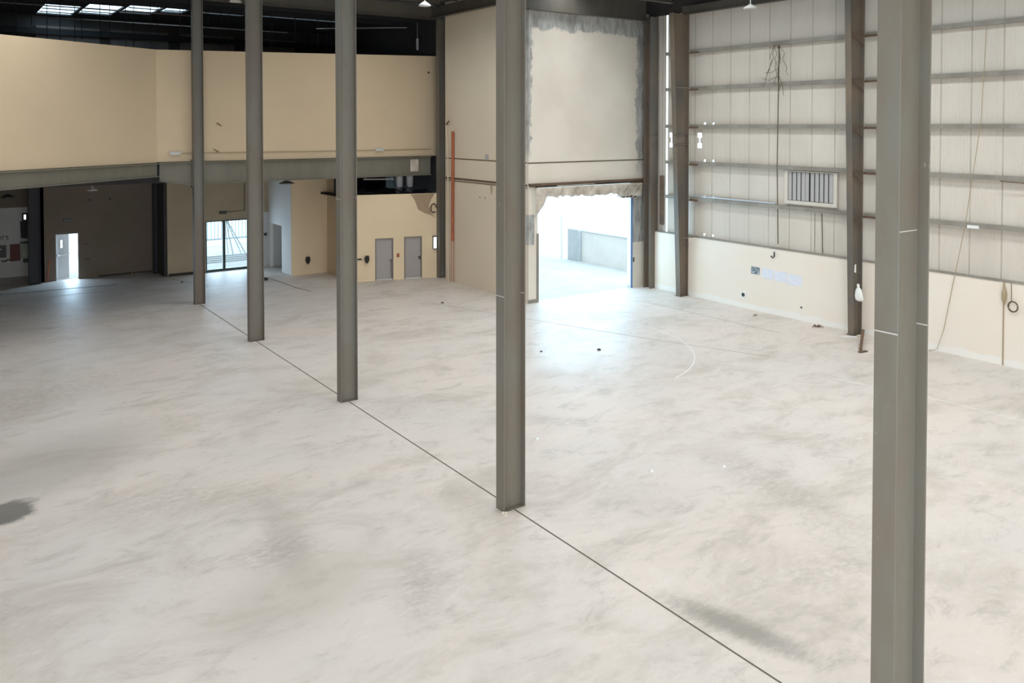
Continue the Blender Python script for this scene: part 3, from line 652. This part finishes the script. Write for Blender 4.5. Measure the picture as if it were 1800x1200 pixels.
# ------------------------------------------------ things on the dado
pa = tag(MB().box(27.84, 21.72, 1.50, 27.849, 22.16, 1.80).build('wall_photo', 'photo'), 'small dark printed picture pinned on the cream dado', 'picture')
for i, (y1, y0, z) in enumerate([(21.62, 21.05, 1.52), (21.0, 20.42, 1.50), (20.37, 19.72, 1.46)]):
    tag(MB().box(27.842, y0, z - 0.12, 27.849, y1, z + 0.28).build('paper_notice', 'paper'), 'pale paper notice on the dado, %s' % ['next to the small dark picture', 'middle of the three', 'farthest from the dark picture'][i], 'notice', 'paper notices on the dado')
def wall_disc(name, x, y, z, r, m, label, cat, inner=True):
    root = empty(name, (x, y, z), label, cat)
    b = MB(); b.tube([(x, y, z), (x - 0.02, y, z)], r, 16); b.build('rim', 'white' if inner else m, root)
    if inner: b = MB(); b.tube([(x - 0.02, y, z), (x - 0.03, y, z)], r * 0.55, 12); b.build('hole', m, root)
wall_disc('wall_socket', 27.85, 22.54, 0.55, 0.15, 'dark', 'round white patched socket with a dark centre low on the dado', 'socket')
wall_disc('wall_socket', 27.85, 19.72, 0.52, 0.08, 'weed', 'small dark drilled hole low on the dado near the bag column', 'hole')
# dry debris at the dado foot
def weed(x, y, n, sp, name, label):
    b = MB()
    for i in range(n):
        a = random.uniform(0, 6.28); r = random.uniform(0.3, 1) * sp
        b.tube([(x, y, 0.01), (x + math.cos(a) * r * 0.6, y + math.sin(a) * r * 0.6, random.uniform(0.03, 0.10)), (x + math.cos(a) * r, y + math.sin(a) * r, 0.02)], 0.008, 4)
    tag(b.build(name, 'weed'), label, 'debris')
weed(27.4, 18.75, 26, 0.28, 'twig_heap', 'little heap of dry twigs at the foot of the dado')
weed(27.0, 21.3, 8, 0.18, 'twig_heap', 'few dry twigs on the floor in front of the paper notices')

# bag on the column
b = MB(); n = 14; rings = []
prof = [(0.02, 0.62), (0.05, 0.56), (0.035, 0.50), (0.085, 0.42), (0.12, 0.30), (0.14, 0.16), (0.125, 0.05), (0.06, 0.0)]
for r, z in prof:
    rings.append([b.bm.verts.new((27.37 + r * 0.8 * math.cos(t) * (1 + 0.18 * math.sin(3 * t + z * 9)), 17.08 - 0.05 + r * 1.2 * math.sin(t) * (1 + 0.15 * math.cos(4 * t + z * 7)) - 0.1 * (0.6 - z), 1.30 + z)) for t in [2 * math.pi * k / n for k in range(n)]])
for q, w_ in zip(rings, rings[1:]):
    for k in range(n): b.bm.faces.new((q[k], q[(k + 1) % n], w_[(k + 1) % n], w_[k]))
b.bm.faces.new(rings[0][::-1]); b.bm.faces.new(rings[-1])
tag(b.build('plastic_bag', 'bag', smooth=True), 'white plastic bag hanging on the tapered column', 'bag')
b = MB(); b.hexa([(27.30, 17.13, 2.33), (27.40, 17.13, 2.30), (27.40, 17.145, 2.30), (27.30, 17.145, 2.33)], [(27.31, 17.12, 2.58), (27.39, 17.13, 2.62), (27.39, 17.145, 2.62), (27.31, 17.14, 2.58)])
tag(b.build('paper_scrap', 'white'), 'torn white paper scrap stuck on the tapered column above the bag', 'paper')
# bent steel strip and white strip on the floor at the column foot
b = MB(); b.bar((27.35, 16.8, 0.30), (25.65, 15.85, 0.04), 0.10, 0.03).bar((25.45, 15.78, 0.02), (25.8, 15.72, 0.02), 0.12, 0.03)
tag(b.build('bent_strip', 'rust'), 'bent dark steel strip leaning from the foot of the bag column', 'steel strip')
tag(MB().bar((26.85, 17.35, 0.02), (27.25, 17.0, 0.02), 0.09, 0.03).build('white_strip', 'white'), 'flat white strip on the floor at the foot of the bag column', 'strip')
b = MB()
for i in range(12):
    r = random.uniform(0.02, 0.07); b.lathe((27.55 + random.uniform(-.25, .2), 16.95 + random.uniform(-.15, .1), 0), [(r, 0), (r * .8, r * .6), (r * .2, r)], 6)
tag(b.build('rubble_heap', 'sheet'), 'small heap of rubble behind the foot of the bag column', 'rubble')

# cord, coil, tassel on the dado near the right edge of the view
tag(MB().tube([(27.84, 12.92, 11.0), (27.84, 13.07, 7.73), (27.82, 13.51, 4.36), (27.80, 13.9, 2.2), (27.80, 14.15, 0.8), (27.70, 14.32, 0.1), (27.5, 14.5, 0.02)], 0.011, 6).build('pale_cord', 'conduit'), 'thin pale cord hanging down the panel wall to the floor', 'cord')
tag(MB().box(27.80, 13.08, 4.27, 27.86, 13.44, 4.37).build('cable_clip', 'white'), 'small white clip box on the lowest girt by the hanging cord', 'clip')
b = MB(); b.tube([(27.80, 12.28, 2.68), (27.80, 12.27, 2.5)], 0.02, 6); b.tube([(27.79, 12.27, 2.52), (27.79, 12.26, 2.30), (27.79, 12.27, 2.1), (27.79, 12.25, 1.95)], 0.05, 8, radii=[0.03, 0.085, 0.07, 0.01])
tag(b.build('rope_bundle', 'conduit'), 'yellowish rope bundle hanging at the top of the dado', 'rope')
b = MB()
for k in range(2): b.tube([(27.80 - 0.01 * k, 12.0 + (0.13 + .02 * k) * math.sin(t), 1.93 + (0.15 + .02 * k) * math.cos(t)) for t in [2 * math.pi * i / 18 for i in range(19)]], 0.012, 6)
b.tube([(27.80, 12.05, 2.08), (27.80, 12.06, 2.66)], 0.01, 5)
tag(b.build('wire_coil', 'cable'), 'coiled wire loop hanging beside the rope bundle', 'coil')
tag(MB().tube([(27.82, 12.45, 5.86), (27.82, 10.9, 5.80)], 0.018, 6).build('loose_rod', 'rust'), 'short rusty rod fixed below a girt at the right edge', 'rod')

# ================================================================== THINGS ON THE UPPER WALLS
b = MB(); b.tube([(8.9, 36.77, 6.46), (9.2, 36.77, 6.47)], 0.018, 6)
tag(MB().tube([(8.85, 36.76, 6.46), (15.0, 36.76, 6.44), (20.95, 36.76, 6.44)], 0.018, 6).build('cable_conduit', 'conduit'), 'long thin conduit along the foot of the cream upper wall', 'conduit')
b.bm.free()
for x, lab in ((8.55, 'pale emergency light box at the left end of the wall conduit'), (18.05, 'pale emergency light box on the conduit near the corner column')):
    r_ = empty('emergency_light', (x, 36.74, 6.46), lab, 'emergency light', 'emergency lights on the upper wall')
    MB().box(x - 0.22, 36.69, 6.38, x + 0.22, 36.735, 6.54).build('housing', 'lightgrey', r_, bevel=0.01)
    MB().box(x - 0.18, 36.67, 6.40, x + 0.18, 36.69, 6.52).build('diffuser', 'lightgrey', r_)
tag(MB().tube([(10.30, 36.77, 7.75), (10.50, 36.76, 7.62)], 0.02, 6).build('wall_bracket', 'cable'), 'short brown bracket on the upper wall right of the farthest column', 'bracket')
tag(MB().tube([(10.15, 36.77, 6.62), (10.38, 36.76, 6.48)], 0.018, 6).build('wall_bracket', 'cable'), 'short brown bracket touching the conduit on the upper wall', 'bracket')
tag(MB().tube([(20.85, 36.8, 10.33), (20.85, 36.76, 10.33)], 0.06, 10).build('wall_plug', 'cable'), 'small dark knob high on the upper wall near the corner column', 'plug')

# ------------------------------------------------ side wall
tag(MB().tube([(20.90, 34.58, 0.0), (20.90, 34.55, 2.0)], 0.075, 12).build('floor_pipe', 'pinkpipe'), 'faded pinkish lower pipe length on the side wall at the corner', 'pipe')
tag(MB().tube([(20.90, 34.55, 2.0), (20.90, 34.50, 7.35)], 0.075, 12).build('fire_riser', 'orange'), 'orange-red vertical pipe on the tall side wall at the corner', 'pipe')
b = MB(); b.tube([(20.90, 35.15, 7.6), (20.90, 34.98, 6.2), (20.9, 34.95, 0.0)], 0.03, 8)
tag(b.build('thin_riser', 'cream_side'), 'thin pale pipe beside the orange pipe at the corner', 'pipe')
tag(MB().tube([(20.95, 35.19, 7.7), (20.85, 34.8, 7.85)], 0.03, 6).build('pipe_bracket', 'dark'), 'small dark bracket above the orange pipe', 'bracket')
b = MB(); b.tube([(20.98, 31.62, 6.18), (20.955, 31.62, 6.18)], 0.15, 18)
tag(b.build('patch_disc', 'vent'), 'round grey patch on the tall side wall above the seam', 'patch')
b = MB(); b.tube([(20.95, 31.2, 4.9), (20.95, 31.2, 4.75), (20.95, 31.22, 4.5)], 0.05, 8, radii=[0.06, 0.05, 0.01])
tag(b.build('hanging_tag', 'conduit'), 'small drooping tag under the lower seam of the side wall', 'tag')
for y in (32.2, 31.75):
    tag(MB().tube([(20.98, y, 4.3), (20.96, y, 4.3)], 0.03, 8).build('drill_hole', 'cable'), 'tiny dark drill hole on the side wall, %s' % ('nearer the corner' if y > 32 else 'nearer the gateway'), 'hole')

# ------------------------------------------------ on and over the small room
def coil_box(x, y, z, nm, label):
    b = MB()
    for k in range(4):
        b.tube([(x + (0.10 - .015 * k) * math.cos(t), y - 0.05 - 0.03 * k, z + (0.16 - .02 * k + 0.03 * math.sin(3 * t + k)) * math.sin(t)) for t in [2 * math.pi * i / 16 for i in range(17)]], 0.035, 6)
    b.box(x - 0.07, y - 0.06, z - 0.02, x + 0.09, y, z + 0.16)
    return tag(b.build(nm, 'dark'), label, 'cable coil')
coil_box(15.88, 40.6, 0.75, 'cable_coil', 'black coiled cable on the cream projecting block')
p = on_room(ru(17.42)); coil_box(p.x + 0.05, p.y - 0.12, 1.12, 'cable_coil', 'black coiled cable on the small room left of its doors')
tag(MB().box(17.0, 37.10, 1.08, 17.28, 37.15, 1.14).build('cable_end', 'dark'), 'short black cable end beside the coil on the small room', 'cable')
p = on_room(ru(19.0)); tag(MB().box(p.x - 0.06, p.y - 0.04, 1.12, p.x + 0.06, p.y, 1.30).build('light_switch', 'orange'), 'small orange-brown switch between the two grey doors', 'switch')
# brown stain on the room wall top with pipe loop
n = Vector((-RD.y, RD.x)) * -0.006
def rp(x, z, off=0.0): q = on_room(ru(x)) - Vector((-RD.y, RD.x)) * off; return Vector((q.x, q.y, z))
b = MB(); out = [(19.62, 4.22), (20.2, 4.22), (20.8, 4.23), (20.62, 3.95), (20.5, 3.6), (20.62, 3.2), (20.88, 2.95), (20.6, 3.15), (20.3, 3.25), (19.98, 3.45), (19.82, 3.9)]
f0 = [b.bm.verts.new(rp(x, z, 0.004)) for x, z in out]; b.bm.faces.new(f0)
st = b.build('damp_stain', 'stain'); struct(st, 'brown damp stain at the top of the small room wall', 'stain')
b = MB(); c_ = rp(20.72, 3.5, 0.08)
b.tube([(c_.x + 0.16 * math.cos(t), c_.y, c_.z + 0.22 * math.sin(t)) for t in [2 * math.pi * i / 14 for i in range(13)]], 0.035, 7)
tag(b.build('hose_loop', 'rust'), 'dark hose loop by the corner column above the wall lamp', 'hose')
wl = empty('wall_lamp', (20.7, 36.05, 1.75), 'lit white lamp on the small room beside the corner column', 'wall lamp')
MB().box(20.66, 35.93, 1.45, 20.80, 36.08, 2.1).build('housing', 'dark', wl)
MB().box(20.63, 35.90, 1.5, 20.78, 35.93, 2.05).build('diffuser', 'lamp', wl)
# heap of black polythene on the roof of the room
b = MB(); NX, NY = 34, 8; gridv = []
for i in range(NX + 1):
    row = []
    for j in range(NY + 1):
        x = 17.12 + 3.7 * i / NX; y = 37.5 + 2.0 * j / NY
        yb = on_room(ru(min(x, 20.8))).y + 0.3
        y = yb + 1.8 * j / NY
        h = 0.05 + max(0, 0.42 * math.sin(math.pi * j / NY) * (0.6 + 0.6 * noise.noise(Vector((x * 1.4, y * 1.4, 2))))) * (1 - 0.6 * i / NX) + 0.08 * noise.noise(Vector((x * 5, y * 5, 4)))
        row.append(b.bm.verts.new((x, y, 4.22 + max(h, 0.01))))
    gridv.append(row)
for i in range(NX):
    for j in range(NY): b.bm.faces.new((gridv[i][j], gridv[i + 1][j], gridv[i + 1][j + 1], gridv[i][j + 1]))
tag(b.build('polythene_heap', 'plastic', smooth=True), 'crumpled black polythene heaped on top of the small room', 'plastic sheet')
tag(MB().tube([(17.8, 38.0, 4.95), (19.3, 37.6, 4.93)], 0.035, 8).tube([(17.9, 37.97, 4.95), (17.9, 37.97, 5.235)], 0.01, 5).tube([(19.2, 37.63, 4.93), (19.2, 37.63, 5.235)], 0.01, 5).build('metal_rod', 'lightgrey'), 'pale rod hanging in the dark void over the small room', 'rod')
for i, x in enumerate((19.75, 20.35)):
    tag(MB().lathe((x, 37.9, 4.45), [(0.10, 0), (0.17, 0.06), (0.19, 0.5), (0.18, 0.62)], 14).build('plastic_drum', 'leaf', smooth=True), ['grey drum in the dark void, the smaller one beside the rod', 'grey drum in the dark void, nearer the corner column'][i], 'drum', 'drums over the small room')
tag(MB().box(16.4, 37.7, 4.3, 16.9, 38.4, 5.15).build('black_box', 'black'), 'black box beside the void over the small room', 'box')

# ------------------------------------------------ signs, lamps in the rear area
for x, y, z, m_, lab in ((5.6, 46.0, 2.95, 'dark', 'dark emergency sign above the open side door'), (12.62, 44.1, 3.08, 'dark', 'dark emergency sign above the sliding glass door'), (14.75, 44.05, 1.78, 'dark', 'small dark sign on the grey panel beside the glass door')):
    s_ = empty('emergency_sign', (x, y - 0.05, z), lab, 'sign', 'dark emergency signs')
    hw = 0.18
    MB().box(x - hw, y - 0.07, z - 0.075, x + hw, y, z + 0.075).build('housing', m_, s_)
    MB().box(x - hw * .8, y - 0.075, z - 0.05, x + hw * .8, y - 0.07, z + 0.05).build('face_panel', 'alu', s_)
tag(MB().tube([(12.85, 44.06, 3.09), (13.75, 44.06, 3.12), (13.78, 44.06, 5.1)], 0.02, 6).build('sign_conduit', 'cable'), 'thin brown conduit from the ceiling to the sign over the glass door', 'conduit')
def pendant(x, y, z, drop, r, label, grp, m='white', top=None):
    o_ = empty('pendant_lamp', (x, y, z), label, 'pendant lamp', grp)
    MB().lathe((x, y, z), [(r, 0), (r, 0.035), (r * .45, 0.12), (0.05, 0.16)], 20).build('shade', m, o_, smooth=False)
    MB().tube([(x, y, z + 0.15), (x, y, z + drop)], 0.02, 6).build('stem', m, o_)
pendant(14.87, 26.5, 11.98, 1.7, 0.22, 'white disc lamp hanging high in front of the upper wall', 'high pendant lamps')
pendant(24.93, 19.95, 11.95, 1.75, 0.25, 'white disc lamp hanging by the top of the panel wall', 'high pendant lamps', 'lightgrey')
pendant(21.84, 20.29, 12.1, 1.6, 0.16, 'small lamp stub hanging before the roof beam of the gate wall', 'high pendant lamps', 'lightgrey')
pendant(9.1, 30.0, 12.05, 1.6, 0.2, 'pale disc lamp hanging behind the fourth column', 'high pendant lamps', 'lightgrey')
pendant(5.9, 40.2, 4.78, 0.42, 0.22, 'dark pendant lamp under the soffit above the open side door', 'lamps under the soffit', 'lightgrey')
pendant(14.0, 38.4, 4.86, 0.34, 0.36, 'flat dark pendant lamp under the soffit before the projecting block', 'lamps under the soffit', 'frame')
pendant(11.4, 38.9, 4.98, 0.22, 0.22, 'small pendant lamp under the soffit behind the beam', 'lamps under the soffit', 'frame')
pendant(2.62, 38.8, 4.72, 0.45, 0.25, 'dark pendant lamp at the left edge under the soffit', 'lamps under the soffit', 'dark')

# rear wall details
for x, z, lab in ((6.61, 3.92, 'left of the pair'), (7.54, 3.93, 'right of the pair')):
    tag(MB().tube([(x, 46.0, z), (x, 45.97, z)], 0.07, 10).build('wall_hole', 'dark'), 'dark round hole high on the brown rear wall, ' + lab, 'hole')
tag(MB().box(6.35, 45.98, 0.9, 6.6, 46.0, 1.0).build('socket_plate', 'cable'), 'low dark socket plate right of the open side door', 'socket')
tag(MB().box(6.3, 45.98, 1.68, 6.55, 46.0, 1.74).build('socket_plate', 'cable'), 'thin brown plate right of the open side door', 'plate')
tag(MB().bar((4.72, 45.95, 0.02), (4.82, 45.96, 1.1), 0.05, 0.05).build('wooden_stick', 'orange'), 'reddish stick leaning left of the open side door', 'stick')
b = MB()
for i in range(8):
    r = random.uniform(0.05, 0.12); b.lathe((8.2 + i * 0.16, 45.85, 0), [(r, 0), (r * .8, r * .6), (r * .2, r)], 6)
tag(b.build('rubble_heap', 'brown'), 'low rubble along the foot of the brown rear wall', 'rubble')
tag(MB().box(9.9, 44.0, 0, 11.7, 44.1, 0.12).box(7.0, 45.94, 0, 9.5, 46.0, 0.08).build('baseboard_rear', 'dark_wall'), 'dark skirting along the foot of the rear walls', 'skirting', kind='structure')
# far-left boards
for x0, x1, z0, z1, m_, nm, lab in ((2.5, 3.18, 1.02, 1.64, 'dark', 'black_board', 'black board on the whitewashed far wall at the left edge'),
                                  (3.34, 3.78, 0.80, 1.66, 'red', 'red_board', 'dark red board on the whitewashed far wall')):
    tag(MB().box(x0, 48.42, z0, x1, 48.5, z1).build(nm, m_), lab, 'board')
tag(MB().box(2.78, 48.41, 1.25, 2.84, 48.42, 1.5).box(2.84, 48.41, 1.42, 2.95, 48.42, 1.48).build('board_mark', 'white', bpy.data.objects['black_board'], None), None) 
gb = empty('green_box', (3.98, 48.4, 0.7), 'pale green box hanging beside the dark red board', 'box')
MB().box(3.82, 48.3, 0.92, 4.18, 48.5, 1.66).build('cabinet', 'greenbox', gb)
MB().box(3.80, 48.28, 1.66, 4.2, 48.5, 1.76).build('lid', 'dark', gb)
MB().box(3.9, 48.32, 0.70, 4.15, 48.5, 0.92).build('bin', 'dark', gb)
tag(MB().tube([(2.95, 48.37, 0.88), (3.1, 48.37, 0.82), (3.25, 48.37, 0.92), (3.4, 48.37, 0.84)], 0.03, 6).build('loose_hose', 'dark'), 'dark loose hose under the boards on the far wall', 'hose')
l_ = empty('light_slit', (4.02, 48.4, 3.0), 'small glowing strip standing for a slit of light at the far column', 'lamp')
MB().box(3.88, 48.42, 2.82, 4.12, 48.5, 3.2).build('housing', 'black', l_)
MB().box(3.96, 48.40, 2.88, 4.05, 48.42, 3.12).build('diffuser', 'lamp', l_)  # glowing face stands in for a slit of light
tag(MB().hexa([(3.82, 48.40, 1.95), (4.1, 48.40, 1.9), (4.1, 48.48, 1.9), (3.82, 48.48, 1.95)], [(3.80, 48.40, 2.8), (4.12, 48.40, 2.8), (4.12, 48.48, 2.8), (3.80, 48.48, 2.8)]).build('hanging_coat', 'dark_wall'), 'dark coat-like cloth hanging below the light slit', 'cloth')
cu = bpy.data.curves.new('lettering_curve', 'FONT'); cu.body = 'ers'; cu.size = 0.42; cu.extrude = 0.004; cu.materials.append(M['dark'])
t_ = bpy.data.objects.new('lettering_tmp', cu); COL.objects.link(t_); bpy.context.view_layer.update()
me = bpy.data.meshes.new_from_object(t_.evaluated_get(bpy.context.evaluated_depsgraph_get())); bpy.data.objects.remove(t_)
o = bpy.data.objects.new('wall_lettering', me); COL.objects.link(o); o.location = (2.78, 48.48, 1.92); o.rotation_euler = (R(90), 0, 0)
tag(o, 'dark painted lettering on the whitewashed far wall at the left edge', 'lettering')

# ------------------------------------------------ floor litter
for i, (x, y, r, m_, lab) in enumerate([(18.55, 21.08, 0.07, 'dark', 'small black lump on the floor in front of the gateway glare'), (16.82, 22.05, 0.045, 'dark', 'tiny black speck on the floor right of the middle column'),
        (12.94, 12.95, 0.05, 'white', 'tiny white crumb on the floor right of the middle column foot'), (12.0, 15.89, 0.05, 'white', 'white crumb on the floor close to the middle column'), (14.44, 12.19, 0.04, 'white', 'white crumb on the floor, midway to the nearest column'),
        (13.57, 40.31, 0.16, 'dark', 'black lump on the floor behind the fourth column'), (10.05, 42.0, 0.06, 'dark', 'small dark lump on the entrance floor'), (18.0, 30.6, 0.07, 'cable', 'small brown lump at the start of the slanting joint')]):
    tag(MB().lathe((x, y, 0), [(r, 0), (r * .9, r * .4), (r * .4, r * .8)], 8).build('floor_debris', m_), lab, 'debris')

# ================================================================== DARK UPPER HALL
for i, (y, z, h) in enumerate([(37.9, 12.98, 0.3), (39.5, 12.93, 0.35), (48.2, 12.3, 0.3)]):
    tag(MB().box(-8.8, y, z, 20.9, y + 0.12, z + h).build('hall_truss', 'black'), 'black roof beam of the upper hall, %s' % ['nearest', 'middle one', 'farthest'][i], 'beam', 'roof beams of the dark upper hall')
for i, (x0, x1, y, z) in enumerate([(0.5, 10.5, 40.1, 12.7), (4.0, 16.0, 43.6, 12.62)]):
    tag(MB().tube([(x0, y, z), (x1, y, z + 0.03)], 0.03, 6).build('ceiling_pipe', 'dark_panel'), 'thin pipe under the dark roof, %s' % ['nearer one', 'farther one'][i], 'pipe')
for i in range(30):
    x = 2.5 + i * 0.52 + random.uniform(-.15, .15); y = 38.4 + (i * 7 % 5) * 0.22 if i % 2 else 40.1 + (i * 3 % 4) * 0.12
    tag(MB().tube([(x, y, random.uniform(10.9, 11.9)), (x, y, 13.30)], 0.016, 5).build('hanger_rod', 'black'), 'thin black hanger rod below the dark roof of the upper hall', 'hanger rod', 'hanger rods of the upper hall')
for i, (x0, x1) in enumerate([(4.6, 7.6), (8.0, 11.0), (11.6, 14.6), (15.2, 18.2)]):
    tag(MB().box(x0, 48.45, 11.6, x1, 48.58, 12.75).build('wall_board', 'dark_panel'), 'dim reddish-grey board on the upper rear wall, %s' % ['leftmost', 'second from the left', 'third from the left', 'rightmost'][i], 'board', 'boards on the upper rear wall')
tag(MB().tube([(4.9, 38.9, 13.15), (15.2, 38.6, 13.15)], 0.04, 6).build('sprinkler_pipe', 'red'), 'dark red sprinkler pipe under the dark roof', 'pipe')
tag(MB().tube([(21.1, 38.4, 12.2), (21.1, 38.4, 11.6)], 0.07, 8).tube([(21.1, 38.4, 12.2), (21.1, 38.4, 13.3)], 0.01, 5).build('hanging_bottle', 'lightgrey'), 'small pale cylinder hanging in the dark behind the corner column', 'cylinder')
tag(MB().tube([(17.2, 42.5, 12.85), (21.33, 40.0, 12.95)], 0.025, 6).build('light_rod', 'lightgrey'), 'thin pale rod crossing the dark upper hall near the corner', 'rod')

# ================================================================== OUTSIDE
o = MB().box(21.4, 28.62, -0.25, 80, 90, -0.02).box(-40, 49.2, -0.25, 21.4, 90, -0.02).box(4.4, 46.2, -0.25, 21.4, 49.2, -0.02).build('ground_yard', 'yard'); struct(o, 'sunlit bluish concrete yard outside the gateway', 'ground')
yw = empty('yard_wall', (30.1, 33, 0), 'low pale yard wall seen through the gateway', 'wall')
MB().box(30.1, 28.7, -0.02, 30.3, 35.7, 1.66).build('wall_panel', 'yardwall', yw)
MB().box(30.05, 28.7, 1.66, 30.35, 35.7, 1.72).build('coping', 'yardpost', yw)
tag(MB().box(29.9, 35.74, -0.02, 30.4, 36.7, 1.75).build('yard_pier', 'yardpost'), 'bluish pier at the end of the low yard wall', 'pier')
tag(MB().tube([(29.85, 37.2, -0.02), (29.85, 37.2, 2.5)], 0.03, 6).build('yard_pole', 'yardpost'), 'thin pole standing beyond the yard pier', 'pole')
# neighbour building, blown out by daylight
nb = empty('neighbour_building', (40, 44, 0), 'bright pale building beyond the yard, washed out by daylight', 'building')
MB().box(25.5, 38.8, -0.02, 60, 50, 9).build('wall_block_body', 'yardwall', nb)
tag(MB().bar((27.1, 37.8, 0), (27.6, 37.2, 2.1), 0.05).bar((28.1, 37.6, 0), (27.6, 37.2, 2.1), 0.05).build('trestle', 'fence'), 'faint trestle standing in the bright yard', 'trestle')
# yard behind the glass door: fence, ladder, steps
fn = empty('yard_fence', (14, 54.0, 0), 'pale railing fence seen through the glass door', 'fence')
MB().box(9, 54.0, 1.65, 20, 54.06, 1.72).build('rail', 'fence', fn); MB().box(9, 54.0, 0.32, 20, 54.06, 0.42).build('rail', 'fence', fn)
MB().box(13.8, 53.95, 0, 13.95, 54.1, 2.1).build('post', 'fence', fn)
b = MB()
for i in range(48): b.box(9.2 + i * 0.22, 54.0, 0.42, 9.24 + i * 0.22, 54.04, 1.65)
tag(b.build('bars', 'fence', fn), kind='stuff')
ld = empty('step_ladder', (14.7, 50.0, 0), 'pale step ladder standing outside the glass door', 'ladder')
for sgn in (0, 1):
    MB().bar((14.55, 48.75 + sgn, 0), (14.1, 48.7 + sgn * 0.2, 2.1), 0.05).build('leg', 'fence', ld)
    MB().bar((15.3, 48.75 + sgn, 0), (14.2, 48.7 + sgn * 0.2, 2.1), 0.05).build('leg', 'fence', ld)
for i in range(4): MB().box(11.8, 47.0 + i * 0.7, -0.02, 15.8, 47.07 + i * 0.7, 0.06).build('yard_kerb', 'fence'); tag(bpy.data.objects['yard_kerb' + ('.%03d' % i if i else '')], 'pale kerb line outside the glass door, %s' % ['nearest the glass', 'second from the glass', 'third from the glass', 'farthest from the glass'][i], 'kerb', 'kerb lines outside the glass door')
